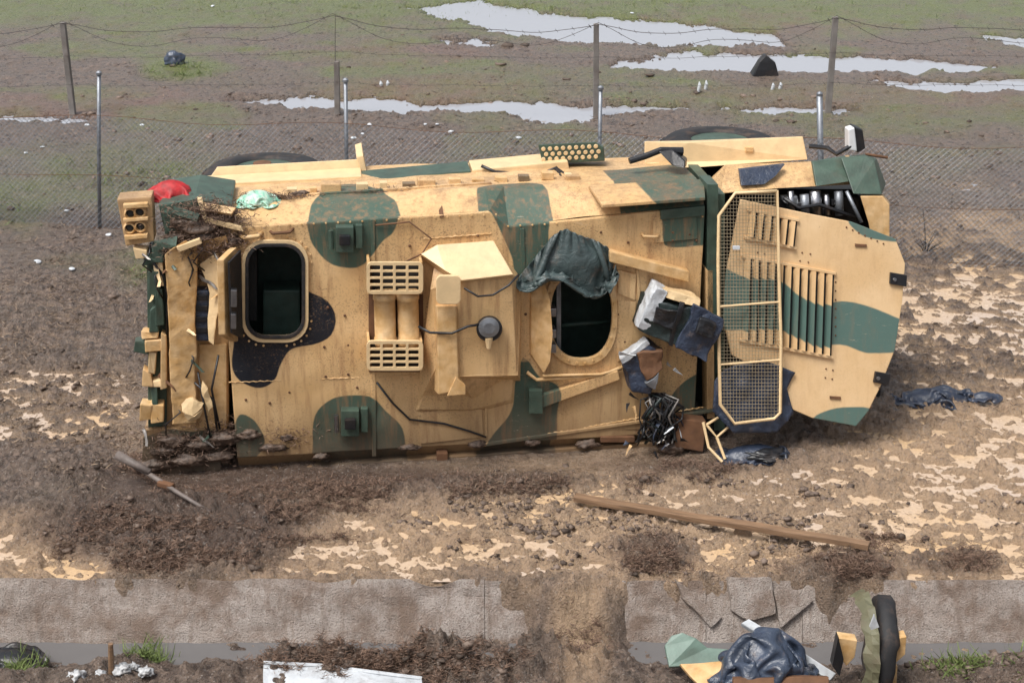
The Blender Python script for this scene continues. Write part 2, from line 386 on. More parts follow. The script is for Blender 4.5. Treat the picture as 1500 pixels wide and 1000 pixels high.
nA, nB, nC = gm.noise(1.3, 5, .6), gm.noise(11, 5, .65), gm.noise(55, 4, .7)
c = gm.mix(gm.ramp(nB, .36, .64), (.064, .042, .032), (.265, .192, .147))
c = gm.mix(gm.mul(gm.ramp(nA, .40, .68), .6), c, (.160, .124, .094))
c = gm.mix(gm.mul(gm.attr('red'), .55), c, (.24, .115, .082))
c = gm.mix(gm.mul(gm.attr('sand'), gm.ramp(nB, .20, .52)), c, (.50, .345, .225))
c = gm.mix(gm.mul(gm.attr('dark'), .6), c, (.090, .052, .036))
c = gm.mix(gm.mul(gm.attr('grass'), gm.ramp(nC, .30, .52)), c, (.150, .185, .042))
c = gm.mix(gm.mul(gm.ramp(nC, .54, .66), gm.mul(1.0, gm.mul(gm.attr('sand'), .55), 'SUBTRACT')), c, (.045, .033, .027))
c = gm.mix(gm.mul(gm.ramp(gm.noise(38, 2, .5), .63, .70), .6), c, (.42, .37, .33))
b1 = gm.bump(nB, .8, .07); b1 = gm.bump(nC, 1.0, .035, b1)
zs = gm.n('ShaderNodeSeparateXYZ'); gm.l(gm.coord(), zs.inputs[0]); rim = gm.ramp(gm.mul(zs.outputs['Z'], gm.mul(gm.mul(nB, .5, 'SUBTRACT'), .05), 'ADD'), .034, .006)   # soaked margin of the water
field_ = gm.ramp(zs.outputs['Z'], -.06, -.02); rim = gm.mul(rim, field_)
hsv = gm.n('ShaderNodeHueSaturation'); hsv.inputs['Value'].default_value = .62; hsv.inputs['Saturation'].default_value = 1.15; gm.l(c, hsv.inputs['Color'])
farm = gm.ramp(zs.outputs['Y'], 18.5, 19.5)
c = gm.mix(gm.mul(gm.mul(rim, farm), .8), c, hsv.outputs[0])
silt = gm.mul(gm.ramp(gm.mul(zs.outputs['Z'], gm.mul(gm.mul(nC, .5, 'SUBTRACT'), .05), 'ADD'), .060, .004), gm.attr('wet'))     # ochre silt settled round the puddles
c = gm.mix(gm.mul(silt, .85), c, (.45, .315, .20))
gm.b.inputs['Coat Weight'].default_value = .35; gm.b.inputs['Coat Roughness'].default_value = .22; gm.l(b1, gm.b.inputs['Coat Normal'])
M['mud'] = gm.done(c, gm.mul(gm.ramp(nB, .15, 1.05), gm.mul(1.0, gm.mul(rim, .6), 'SUBTRACT')), b1, spec=.5)
ground = np_mesh('ground', np.stack([fx, fy, ZZ], 1), np.stack([ii, ii + 1, ii + 1 + nx, ii + nx], 1), M['mud'], sm=True)
tag(ground, None, None, kind='structure')
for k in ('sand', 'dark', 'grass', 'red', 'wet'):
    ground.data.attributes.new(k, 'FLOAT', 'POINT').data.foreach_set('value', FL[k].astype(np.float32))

def water(name, x0, x1, y0, y1, z, mat):
    bm = bmesh.new(); bmesh.ops.create_grid(bm, x_segments=2, y_segments=2, size=.5)
    for v in bm.verts: v.co = Vector(((x0 + x1) / 2 + v.co.x * (x1 - x0), (y0 + y1) / 2 + v.co.y * (y1 - y0), z))
    return tag(link(name, bm, mat), None, None, kind='structure')
n = NT('muddy_water'); cw = n.mix(n.ramp(n.noise(.45, 4), .40, .60), (.56, .385, .22), (.52, .42, .34))
cw = n.mix(n.mul(n.ramp(n.noise(26, 5, .7), .48, .68), .55), cw, (.30, .20, .13))
M['mwater'] = n.done(cw, n.ramp(n.noise(9, 4), .3, 1.4), n.bump(n.noise(22, 4), .35, .03), spec=.6)
n = NT('puddle_water'); M['pwater'] = n.done((.34, .345, .37), .05, n.bump(n.noise(5, 3, st=(1, .5, 1)), .12, .02), spec=.9)
n = NT('ditch_water'); M['dwater'] = n.done((.13, .125, .125), .05, n.bump(n.noise(9, 3), .08, .02), spec=.6)
water('muddy_water', -14, 14, 10.45, 18.6, 0.0, M['mwater'])
water('puddle', -24, 24, 20.5, 46, 0.0, M['pwater'])
water('ditch_water', -9, 9, 8.9, 10.3, -.415, M['dwater'])

# ------------------------------------------------------------------ concrete channel lining
n = NT('washed_aggregate_concrete'); v1 = n.noise(75, 3, .7)
c = n.mix(n.ramp(n.noise(3, 5), .35, .65), (.47, .41, .37), (.34, .28, .24))
c = n.mix(n.mul(n.ramp(v1, .52, .64), .7), c, (.15, .12, .10)); c = n.mix(n.mul(n.ramp(n.noise(95, 2), .57, .66), .55), c, (.52, .46, .42))
c = n.mix(n.mul(n.ramp(n.noise(3.2, 8, .75), .46, .62), .8), c, (.20, .135, .098)); c = n.mix(n.mul(n.ramp(n.noise(5, 6, .7, st=(3, .6, .6)), .5, .7), .7), c, (.21, .15, .112))
M['concrete'] = n.done(c, .8, n.bump(v1, 1, .03))
chan = thing('channel_lining', 'rough grey concrete lining slabs along the far bank of the ditch', 'channel lining', (0, 10.3, -.45))
DT, DB = Vector((10.43, .035)), Vector((10.19, -.46))
def lining(x0, x1, par, dz=0, tilt=0, seed=0):
    bm = bmesh.new(); nxx = max(2, int((x1 - x0) / .05)); nn = 9; g = []
    for j in range(nn):
        t = j / (nn - 1); p = DT.lerp(DB, t); row = []
        for i in range(nxx + 1):
            x = x0 + (x1 - x0) * i / nxx; e = mn.noise(Vector((x * 9, t * 6, seed))) + .8 * mn.noise(Vector((x * 23, t * 13, seed))) + 1.5 * mn.noise(Vector((x * 1.7, t * 2, seed)))
            chip = .09 * max(0, mn.noise(Vector((x * 2.4, 3, seed)))) if j == 0 else 0
            row.append(bm.verts.new((x, p.x - .012 * e - chip * .5, p.y + .008 * e + dz - chip + tilt * (i / nxx - .5))))
        g.append(row)
    fs = [bm.faces.new((g[j][i], g[j][i + 1], g[j + 1][i + 1], g[j + 1][i])) for j in range(nn - 1) for i in range(nxx)]
    ex = bmesh.ops.extrude_face_region(bm, geom=fs, use_keep_orig=True)['geom']
    bmesh.ops.translate(bm, verts=[q for q in ex if isinstance(q, bmesh.types.BMVert)], vec=(0, .10, -.05))
    bmesh.ops.translate(bm, verts=bm.verts[:], vec=-Vector((0, 10.3, -.45)))
    return link('slab', bm, M['concrete'], par)
edges = [-9.2, -4.45, -.22, GAP0]
for i in range(len(edges) - 1): lining(edges[i] + .002, edges[i + 1] - .002, chan, random.uniform(-.012, .012), random.uniform(-.01, .01), i)
edges = [GAP1 + .05, 1.55, 2.32, 6.1, 9]
for i in range(len(edges) - 1): lining(edges[i] + .002, edges[i + 1] - .002, chan, random.uniform(-.012, .012), random.uniform(-.015, .015), i + 20)
for poly, dz in (([(1063, 845), (1125, 838), (1135, 898), (1092, 905), (1070, 893)], .05), ([(1133, 868), (1180, 868), (1190, 880), (1140, 912)], .02), ([(985, 840), (1055, 900), (1040, 912), (1000, 880)], .03)):
    bm = bmesh.new(); pts = []
    for q in poly:
        t = min(1, max(0, (q[1] - 855) / 80)); p = DT.lerp(DB, t); pts.append(Vector((G(q[0], q[1], p.y).x, p.x - .035, p.y + .02 + dz * .5)))
    slab(bm, pts, Vector((0, .06, -.04))); bevel(bm, .012); densify(bm, .05); wig(bm, .012, 9)
    bmesh.ops.translate(bm, verts=bm.verts[:], vec=-Vector((0, 10.3, -.45))); link('broken_slab', bm, M['concrete'], chan)

# ------------------------------------------------------------------ the overturned armoured truck
truck = thing('armoured_truck', 'overturned tan, green and black camouflaged armoured truck lying on its side in mud', 'truck', TO, YAW)
def rp(P): return [(T(a, b).x, T(a, b).z) for a, b in smooth(P)]
CAMO['roof'] = {'g': [rp(P) for P in (
    [(452, 262), (451, 335), (466, 368), (490, 388), (525, 390), (543, 374), (560, 352), (580, 330), (583, 262)],
    [(690, 255), (722, 315), (748, 372), (757, 405), (800, 412), (803, 340), (806, 300), (800, 255)],
    [(768, 520), (755, 548), (748, 600), (718, 640), (690, 690), (800, 690), (816, 600), (818, 565), (790, 550), (775, 528)],
    [(458, 645), (462, 605), (485, 583), (515, 577), (545, 580), (565, 600), (588, 622), (594, 660), (590, 700), (470, 710)],
    [(905, 245), (955, 290), (968, 320), (970, 350), (982, 361), (1035, 358), (1090, 358), (1090, 245)],
    [(975, 600), (985, 575), (1005, 555), (1035, 540), (1060, 540), (1060, 605)],
    [(190, 660), (240, 632), (330, 632), (352, 604), (378, 620), (383, 660), (300, 715), (190, 715)])],
    'k': [rp([(440, 428), (462, 430), (482, 442), (492, 465), (484, 490), (462, 502), (428, 509), (412, 530), (402, 555), (380, 566), (352, 556), (340, 535), (343, 500), (348, 470), (400, 470)])]}
def hp(P): return [(TH_(a, b).x, TH_(a, b).z) for a, b in smooth(P)]
CAMO['hood'] = {'g': [hp(P) for P in (
    [(1050, 396), (1090, 404), (1140, 409), (1168, 430), (1200, 444), (1240, 441), (1290, 455), (1345, 482), (1345, 512), (1312, 516), (1270, 517), (1235, 505), (1198, 506), (1165, 492), (1130, 480), (1050, 478)],
    [(1243, 322), (1290, 328), (1330, 345), (1320, 354), (1285, 351), (1260, 343)],
    [(1190, 614), (1215, 600), (1245, 596), (1278, 601), (1270, 640), (1200, 640)])], 'k': []}
CAMO['tan'] = {'g': [], 'k': []}
def sx(a, b, y): return (T(a, b, y).x)
def sm2(P): return [tuple(v) for v in smooth(P)]
CAMO['side'] = {'g': [sm2([(sx(453, 300, 0), -.6), (sx(583, 300, 0), -.6), (sx(583, 300, .15), .12), (sx(568, 290, .3), .30), (sx(556, 280, .5), .50), (sx(520, 270, .8), .78), (sx(480, 272, .8), .70), (sx(466, 285, .4), .36), (sx(452, 300, .15), .12)]),
                      sm2([(sx(712, 300, 0), -.6), (sx(806, 300, 0), -.6), (sx(806, 300, .15), .12), (sx(796, 285, .35), .34), (sx(770, 278, .45), .46), (sx(715, 282, .4), .38), (sx(698, 290, .25), .22)]),
                      [(sx(905, 262, .3), -1), (sx(1060, 262, .3), -1), (sx(1060, 240, .9), .95), (sx(880, 240, .9), .8)]], 'k': []}
def P3(L): return [T(*p) for p in L]
def plate(name, L, vec, mat='tan', par=truck, bv=.006, key=None, ax=(0, 2), holes=(), dens=.06, raw=False):
    bm = bmesh.new(); slab(bm, L if raw else P3(L), Vector(vec), [h if raw else P3(h) for h in holes]); bevel(bm, bv)
    if key: densify(bm, dens)
    o = link(name, bm, M[mat], par)
    if key: paint(o, key, ax)
    return o
def pbox(name, x0, y0, x1, y1, yf, yb, mat='tan', **k):     # pixel rectangle at depth yf, extruded back to yb
    return plate(name, [(x0, y0, yf), (x1, y0, yf), (x1, y1, yf), (x0, y1, yf)], (0, yb - yf, 0), mat, **k)
def ptube(name, L, r, mat, par=truck, n=8, sm=True):
    bm = bmesh.new(); tube(bm, P3(L), r, n); return link(name, bm, M[mat], par, sm=sm)
def rrect(x0, y0, x1, y1, r, y, k=6):
    out = []
    for cx, cy, a0 in ((x1 - r, y0 + r, -90), (x1 - r, y1 - r, 0), (x0 + r, y1 - r, 90), (x0 + r, y0 + r, 180)):
        for i in range(k + 1):
            a = math.radians(a0 + 90 * i / k); out.append((cx + r * math.cos(a), cy + r * math.sin(a), y))
    return out
def ell(cx, cy, rx, ry, y, n=36, e=2.4):
    out = []
    for i in range(n):
        a = 2 * math.pi * i / n; c, s = math.cos(a), math.sin(a)
        out.append((cx + rx * math.copysign(abs(c) ** (2 / e), c), cy + ry * math.copysign(abs(s) ** (2 / e), s), y))
    return out
# hull shell lofted along its length (everything but the roof face)
SEC = [(T(322, 333).x, 2.35, .3, 2.46), (T(560, 318).x, 2.385, .3, 2.50), (T(716, 308).x, 2.405, .3, 2.53), (T(745, 332).x, 2.265, .36, 2.53), (T(1032, 300).x, 2.385, .32, 2.54)]
bm = bmesh.new(); rings = []
for lx, zt, yb, zb in SEC:
    ring = [(0, zt), (yb, zb), (.85, zb - .02), (1.5, 2.44), (1.95, 2.2), (2.3, 1.6), (2.3, .9), (1.95, .3), (1.4, 0), (.10, -.01), (0, .15)]
    rings.append([bm.verts.new((lx, y, z)) for y, z in ring])
for a, b in zip(rings, rings[1:]):
    for k in range(len(a) - 1): bm.faces.new((a[k], a[k + 1], b[k + 1], b[k]))
bm.faces.new(rings[0]); bm.faces.new(rings[-1][::-1]); bmesh.ops.remove_doubles(bm, verts=bm.verts[:], dist=1e-4)
densify(bm, .06); hull = link('hull', bm, M['camo'], truck); paint(hull, 'side', (0, 1))
# roof plate with two hatch openings
HA = rrect(361, 359, 445, 495, 27, 0); HB = ell(851, 462, 45, 64, 0)
outl = [Vector((s[0], 0, s[1])) for s in SEC] + [Vector((SEC[-1][0], 0, .15)), Vector((SEC[0][0], 0, .15))]
roof = plate('roof', [p - Vector((0, .03, 0)) for p in outl], (0, .05, 0), 'camo', key='roof', raw=True, bv=.012, dens=.05,
             holes=[[p - Vector((0, .03, 0)) for p in P3(HA)], [p - Vector((0, .03, 0)) for p in P3(HB)]])
Z0 = -.03
for v in roof.data.vertices:
    q = Vector((v.co.x * 1.1, 0, v.co.z * 1.3)); v.co.y += .014 * mn.noise(q) + .010 * mn.noise(q * 2.9 + Vector((4, 0, 7))) + .02 * max(0, mn.noise(q * 1.7 + Vector((9, 2, 1))) - .25)
for v in hull.data.vertices: v.co.z += .016 * mn.noise(v.co * 1.6) + .008 * mn.noise(v.co * 4.5)
# lower bevel lip and footing rail
plate('lower_rail', [(300, 694, -.02), (1040, 642, -.02), (1040, 650, -.02), (300, 703, -.02)], (0, .14, 0), 'camo_low', key='roof')
for a in ((640, 664, 656, 676), (880, 640, 930, 648)): pbox('rail_bracket', *a, -.06, .1, 'rust')
plate('lower_step', [(690, 652, -.05), (1045, 600, -.05), (1045, 604, -.05), (690, 657, -.05)], (0, .07, 0), 'camo', key='roof')
plate('lower_step', [(880, 618, -.03), (965, 612, -.03), (962, 628, -.03), (884, 630, -.03)], (0, .1, 0), 'camo', key='tan')
# interior seen through the hatches
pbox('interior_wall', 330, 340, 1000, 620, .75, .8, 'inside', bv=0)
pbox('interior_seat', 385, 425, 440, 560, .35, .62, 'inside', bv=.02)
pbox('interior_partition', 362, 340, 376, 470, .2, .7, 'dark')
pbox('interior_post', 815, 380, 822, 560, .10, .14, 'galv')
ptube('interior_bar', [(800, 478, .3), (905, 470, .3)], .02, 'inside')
# rear hatch: lip, gasket and open lid seen edge on
def frame(name, outer, inner, yf, th, mat, par): return plate(name, outer, (0, th, 0), mat, par, bv=.006, holes=[inner])
hatch = frame('rear_hatch_rim', rrect(354, 352, 452, 502, 32, Z0 - .035), rrect(363, 361, 443, 493, 26, Z0 - .035), 0, .05, 'palepaint', truck)
frame('gasket', rrect(359, 357, 447, 497, 29, Z0 - .045), rrect(364, 362, 442, 492, 25, Z0 - .045), 0, .03, 'rubber', hatch)
lid = plate('rear_hatch_lid', [T(349, 362, Z0), T(349, 500, Z0), T(347, 500, -.10), T(330, 490, -.30), T(328, 380, -.30), T(347, 362, -.10)], (-.06, 0, 0), 'tan', raw=True, bv=.01)
pl = [(333, 384, -.315), (350, 366, -.16), (353, 496, -.16), (337, 488, -.315)]
plate('lid_seal', pl, (.02, 0, 0), 'black', lid); pbox('lid_latch', 338, 425, 347, 450, -.36, -.3, 'steel', par=lid); pbox('lid_latch', 338, 460, 346, 482, -.36, -.3, 'steel', par=lid)
# mid hatch: rim, swung flap, hinge bar
hat2 = frame('mid_hatch_rim', ell(851, 462, 54, 74, Z0 - .03), ell(852, 462, 45, 64, Z0 - .03), 0, .05, 'tan', truck)
plate('mid_hatch_lid', [(778, 420, -.07), (797, 412, -.13), (806, 440, -.2), (810, 490, -.2), (806, 530, -.17), (797, 547, -.13), (778, 520, -.07)], (-.01, .045, 0), 'tan', bv=.008)
for yy in (452, 483, 505): pbox('hinge', 806, yy, 815, yy + 12, -.16, -.03, 'steel', par=hat2)
ptube('hatch_stay', [(795, 550, -.1), (880, 548, -.1), (910, 540, -.06)], .014, 'tan')
# seam lines as raised cover strips
for L in ([(543, 322), (549, 322), (551, 668), (545, 668)], [(762, 335), (768, 335), (770, 405), (764, 405)], [(932, 395), (936, 395), (938, 440), (934, 440)], [(710, 590), (713, 590), (714, 640), (711, 640)]):
    plate('seam_strip', [(a, b, Z0 - .012) for a, b in L], (0, .02, 0), 'camo', key='roof', bv=.003)
for L in ([(612, 604), (706, 596), (708, 640), (616, 650)], [(905, 440), (932, 442), (925, 520), (905, 530)], [(955, 318), (1020, 312), (1022, 350), (958, 356)]):
    plate('access_plate', [(a, b, Z0 - .010) for a, b in L], (0, .02, 0), 'camo', key='roof', bv=.004)
bm = bmesh.new()
for k in range(26):
    a = 2 * math.pi * k / 26; lathe(bm, [(.012, 0), (.010, .010)], T(851 + 50 * math.cos(a), 462 + 70 * math.sin(a), Z0 - .03), (0, -1, 0), 6)
for q in rrect(350, 348, 456, 506, 36, Z0, 5): lathe(bm, [(.012, 0), (.010, .010)], T(q[0], q[1], Z0), (0, -1, 0), 6)
for i in range(40): lathe(bm, [(.010, 0), (.008, .008)], T(335 + i * 17.8, 334 - i * .9 + (18 if i > 22 else 0), Z0), (0, -1, 0), 6)
tag(link('hatch_bolts', bm, M['tan'], truck), None, None, kind='stuff')
bm = bmesh.new()
for (x0, y0, x1, y1) in ((335, 560, 545, 552), (553, 552, 610, 548), (770, 640, 1030, 596), (620, 350, 720, 342)):      # weld beads
    a_, b_ = T(x0, y0, Z0), T(x1, y1, Z0); k_ = int((b_ - a_).length / .02); tube(bm, [a_.lerp(b_, i / k_) + Vector((0, 0, .004 * math.sin(i * 1.9))) for i in range(k_ + 1)], [.006 + .002 * math.sin(i * 2.3) for i in range(k_ + 1)], 6)
tag(link('weld_beads', bm, M['tan'], truck), None, None, kind='stuff')
# lifting/hinge brackets on the green patches
for (cx, cy) in ((505, 348), (513, 617)):
    b = pbox('hinge_block', cx - 13, cy - 15, cx + 13, cy + 22, -.12, -.02, 'green')
    pbox('knob', cx - 8, cy - 2, cx + 8, cy + 12, -.17, -.1, 'black', par=b)
    bm = bmesh.new(); q = T(cx - 20, cy + 4, -.09); tube(bm, [q + Vector((0, 0, .09)), q, q - Vector((0, 0, .08))], .022, 8); link('pin', bm, M['steel' if cy > 500 else 'green'], b)
    pbox('bracket', cx + 16, cy - 18, cx + 26, cy + 16, -.09, -.02, 'green', par=b)
# twin canister carrier
car = pbox('canister_back_plate', 540, 388, 620, 545, -.05, -.02, 'rust')
for x in (564, 598):
    bm = bmesh.new(); a, b = T(x - 1, 426, -.16), T(x + 1, 505, -.16)
    tube(bm, [a, a.lerp(b, .04), a.lerp(b, .05), a.lerp(b, .14), a.lerp(b, .15), a.lerp(b, .85), a.lerp(b, .86), a.lerp(b, .95), b], [.095, .095, .102, .102, .095, .095, .102, .102, .095], 24); link('canister', bm, M['tan'], truck, sm=True)
for y0, y1 in ((384, 431), (499, 543)):
    o = rrect(537, y0, 620, y1, 8, -.29); holes = []
    for r in range(4):
        for cq in range(4):
            hx = 542 + cq * 18.8; hy = y0 + 5 + r * (y1 - y0 - 7) / 4; holes.append(rrect(hx, hy, hx + 15, hy + (y1 - y0 - 7) / 4 - 3.2, 1.2, -.29, 2))
    k = plate('slotted_basket', o, (0, .025, 0), 'palepaint', bv=.003, holes=holes)
    for L in ([(538, y0, -.265), (542, y0, -.265), (542, y1, -.265), (538, y1, -.265)], [(615, y0, -.265), (619, y0, -.265), (619, y1, -.265), (615, y1, -.265)]): plate('side', L, (0, .22, 0), 'tan', par=k)
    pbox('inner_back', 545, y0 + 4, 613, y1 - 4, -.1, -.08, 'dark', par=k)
# raised air-conditioning housing: chamfered box with bright upper face
def wedge(name, front, back, mat, par=truck, key=None):
    bm = bmesh.new(); a = [bm.verts.new(p) for p in P3(front)]; b = [bm.verts.new(p) for p in P3(back)]; n = len(a)
    bm.faces.new(a); bm.faces.new(b[::-1])
    for i in range(n): bm.faces.new((a[i], a[(i + 1) % n], b[(i + 1) % n], b[i]))
    bevel(bm, .01)
    if name == 'torn_strip': densify(bm, .035); wig(bm, .028, 3); wig(bm, .006, 14)
    if key: densify(bm, .06)
    o = link(name, bm, M[mat], par)
    if key: paint(o, key)
    return o
ac = wedge('roof_housing', [(676, 410, -.3), (750, 404, -.26), (757, 548, -.26), (668, 552, -.3), (640, 540, -.26), (632, 425, -.24)], [(640, 358, .0), (722, 352, .0), (764, 404, .0), (764, 560, .0), (700, 596, .0), (608, 598, .0), (616, 372, .0)][0:6], 'camo', key='tan')
wedge('housing_skirt', [(628, 560, -.10), (752, 545, -.10), (748, 585, -.06), (690, 600, -.06), (612, 600, -.06)], [(620, 552, 0), (760, 540, 0), (756, 596, 0), (690, 604, 0), (604, 604, 0)], 'camo', key='tan')
wedge('housing_cover', [(616, 372, -.13), (640, 358, -.10), (723, 352, -.10), (752, 402, -.33), (676, 411, -.36), (652, 396, -.3)], [(616, 378, -.02), (640, 364, -.02), (723, 360, -.02), (752, 410, -.2), (676, 419, -.2), (652, 404, -.2)], 'palepaint')
wedge('duct', [(640, 448, -.34), (668, 448, -.34), (672, 572, -.35), (642, 578, -.35)], [(636, 446, -.2), (672, 446, -.2), (680, 566, -.2), (636, 572, -.2)], 'tan')
plate('duct_flange', [(668, 552, -.36), (682, 565, -.36), (682, 578, -.36), (655, 580, -.36)], (0, .05, 0), 'tan')
plate('pad', rrect(639, 404, 675, 446, 8, -.44), (0, .04, 0), 'palepaint', bv=.008)
bm = bmesh.new(); lathe(bm, [(.11, 0), (.115, .03), (.115, .06), (.10, .075)], T(716, 479, -.30), (0, -1, 0), 28); dial = link('round_lamp_housing', bm, M['black'], truck)
bm = bmesh.new(); lathe(bm, [(.092, 0), (.092, .02), (.05, .032)], T(716, 479, -.372), (0, -1, 0), 28); link('lamp_lens', bm, M['galv'], dial)
bm = bmesh.new(); tube(bm, [T(716, 494, -.36), T(716, 510, -.36)], [.04, .02], 10); link('lamp_foot', bm, M['palepaint'], dial)
ptube('lamp_cable', [(613, 478, -.30), (630, 487, -.34), (662, 488, -.37), (685, 478, -.37), (702, 475, -.36)], .012, 'black')
ptube('cover_cable', [(680, 422, -.36), (700, 434, -.37), (722, 432, -.36), (745, 418, -.34), (760, 402, -.3)], .010, 'black')
ptube('loose_cable', [(552, 560, -.05), (575, 590, -.05), (600, 614, -.05), (650, 620, -.05), (690, 632, -.05), (712, 640, -.05)], .010, 'black')
ptube('loose_cable', [(550, 330, -.05), (600, 325, -.05), (632, 350, -.1), (618, 372, -.12), (590, 385, -.2)], .008, 'rust')
# front rail, handle, strut
plate('guide_bar', [(893, 368, -.12), (1010, 398, -.12), (1010, 414, -.12), (893, 384, -.12)], (0, .10, 0), 'tan', bv=.01)
ptube('grab_handle', [(940, 342, -.02), (943, 346, -.07), (962, 347, -.07), (967, 343, -.02)], .014, 'tan')
plate('strut', [(785, 582, -.10), (905, 543, -.10), (908, 556, -.10), (792, 598, -.10)], (0, .06, 0), 'camo', key='roof')
ptube('strut_bar', [(772, 545, -.06), (786, 556, -.08), (880, 550, -.08), (935, 528, -.06)], .018, 'tan')
pbox('strut_socket', 775, 572, 795, 606, -.12, -.02, 'green')
plate('hatch_surround', [(905, 395, -.05), (932, 402, -.05), (930, 440, -.05), (905, 430, -.05)], (0, .03, 0), 'camo', key='roof')
plate('wiper_plate', [(1036, 270, -.02), (1052, 270, -.02), (1056, 480, -.02), (1036, 480, -.02)], (0, .3, 0), 'green')
# rivets on the roof
bm = bmesh.new()
for (a, b) in [(505, 462), (510, 505), (475, 508), (510, 548), (477, 551), (424, 574), (523, 567), (480, 450), (600, 470), (560, 395), (700, 345), (600, 360), (880, 340), (920, 355), (985, 340), (1010, 343), (985, 352), (1020, 352), (905, 460), (915, 500), (770, 460), (778, 500), (1000, 430), (630, 565), (700, 560), (745, 440), (1015, 470), (1015, 520), (360, 585), (395, 590)]:
    lathe(bm, [(.013, 0), (.011, .010), (.004, .013)], T(a, b, Z0), (0, -1, 0), 8)
tag(link('rivets', bm, M['rust'], truck), None, None, kind='stuff')
# rear end: recessed rear roof strip, torn panels, lamp clusters
plate('rear_roof', [(243, 345, .1), (335, 338, .1), (335, 690, .1), (215, 697, .1)], (0, 1.7, 0), 'camo', key='roof', bv=.02)
tp = wedge('torn_strip', [(243, 372, -.12), (272, 352, -.16), (290, 360, -.08), (286, 450, -.06), (286, 620, -.04), (252, 622, -.06), (247, 480, -.09)], [(243, 372, -.08), (272, 352, -.12), (290, 360, -.04), (286, 450, -.02), (286, 620, 0), (252, 622, -.02), (247, 480, -.05)], 'tan')
wedge('torn_strip', [(292, 388, -.05), (318, 372, -.08), (325, 390, -.08), (322, 455, -.12), (313, 507, -.16), (306, 500, -.14), (308, 430, -.08)], [(292, 388, -.01), (318, 372, -.04), (325, 390, -.04), (322, 455, -.08), (313, 507, -.12), (306, 500, -.10), (308, 430, -.04)], 'palepaint')
plate('curled_strip', [(258, 362, -.16), (292, 350, -.2), (296, 357, -.2), (262, 370, -.16)], (0, .05, 0), 'palepaint')
pbox('vision_block', 280, 425, 307, 500, -.03, .1, 'navy', bv=.02)
for i in range(4): pbox('vision_block_rib', 283, 432 + 16 * i, 304, 440 + 16 * i, -.045, 0, 'black')
pbox('rear_recess_wall', 292, 505, 332, 640, .05, .1, 'tan')
for L in ([(262, 588, -.06), (283, 584, -.10), (300, 592, -.08), (296, 600, -.11), (281, 606, -.12), (266, 600, -.09)], [(268, 602, -.08), (284, 607, -.12), (298, 601, -.10), (293, 612, -.08), (278, 616, -.08)], [(296, 560, -.05), (306, 570, -.10), (312, 596, -.09), (304, 606, -.05), (300, 580, -.07)]):
    bm = bmesh.new(); slab(bm, P3(L), Vector((.0, .03, .0))); bevel(bm, .004); densify(bm, .04); wig(bm, .03, 8); link('curled_strip', bm, M['palepaint'], truck)
for L in ([(290, 545, -.03), (300, 600, -.07), (308, 640, -.05)], [(285, 560, -.06), (312, 585, -.08), (318, 630, -.04)], [(320, 520, -.02), (310, 570, -.07), (322, 628, -.03)]): ptube('torn_cable', L, .010, 'black')
pbox('rear_pillar', 216, 365, 243, 625, .06, .3, 'green')
r1 = random.Random(8)
for (x, y, hw, hh, kd) in [(208, 508, 9, 9, 'c'), (226, 506, 14, 7, 'b'), (222, 532, 6, 16, 'b'), (216, 556, 8, 12, 'c'), (232, 562, 9, 6, 'b'), (214, 604, 9, 11, 'b'), (230, 606, 10, 13, 'c'), (226, 580, 5, 14, 'b'), (234, 450, 6, 26, 'b'), (225, 470, 6, 18, 'g'), (226, 418, 7, 22, 'g'), (236, 400, 5, 20, 'b'), (220, 380, 9, 8, 'g'), (206, 372, 10, 6, 'b'), (232, 374, 9, 12, 'c'), (240, 530, 4, 40, 'b'), (219, 492, 12, 4, 'b')]:
    if kd == 'c' and x == 226:
        bm = bmesh.new(); a_ = T(x - hw, y, -.02); b_ = T(x + hw, y - 2, -.02); tube(bm, [a_, a_.lerp(b_, .2), a_.lerp(b_, .21), a_.lerp(b_, .8), a_.lerp(b_, .81), b_], [.034, .034, .022, .022, .034, .034], 12); link('rear_hinge', bm, M['palepaint'], truck)
    else:
        q_ = [(x - hw + r1.uniform(-2, 2), y - hh + r1.uniform(-3, 3)), (x + hw + r1.uniform(-2, 2), y - hh + r1.uniform(-3, 3)), (x + hw, y + hh), (x - hw + r1.uniform(-2, 2), y + hh + r1.uniform(-3, 3))]
        plate('rear_fitting', [(a_, b_, -.03 - r1.uniform(0, .04)) for a_, b_ in q_], (0, .14, 0), 'green' if kd == 'g' else r1.choice(['tan', 'palepaint', 'tan', 'green']), bv=.01)
r6 = random.Random(21)
for i in range(16):
    x, y = r6.uniform(205, 330), r6.choice([r6.uniform(355, 400), r6.uniform(570, 640), r6.uniform(400, 600)]); ln, an = r6.uniform(12, 34), r6.uniform(.6, 2.4); wd_ = r6.uniform(2, 6); cx_, sx_ = math.cos(an), math.sin(an)
    bm = bmesh.new(); slab(bm, P3([(x, y, -.02), (x + wd_ * sx_, y - wd_ * cx_, -.03), (x + ln * cx_ + wd_ * sx_, y + ln * sx_, -.14), (x + ln * cx_, y + ln * sx_, -.13)]), Vector((0, .012, 0))); densify(bm, .04); wig(bm, .03, 9, i); link('torn_metal', bm, M[r6.choice(['tan', 'palepaint', 'green', 'oldmetal', 'rust'])], truck)
for i in range(7):
    x, y = r6.uniform(210, 320), r6.uniform(350, 600); ptube('torn_cable', [(x, y, 0), (x + r6.uniform(-12, 12), y + 14, -.08), (x + r6.uniform(-16, 16), y + 32, -.10), (x + r6.uniform(-14, 14), y + 48, -.03)], .007, 'black')
ptube('rear_cable', [(215, 370, 0), (225, 385, -.05), (240, 405, -.05), (246, 440, -.03), (243, 520, 0)], .012, 'black')
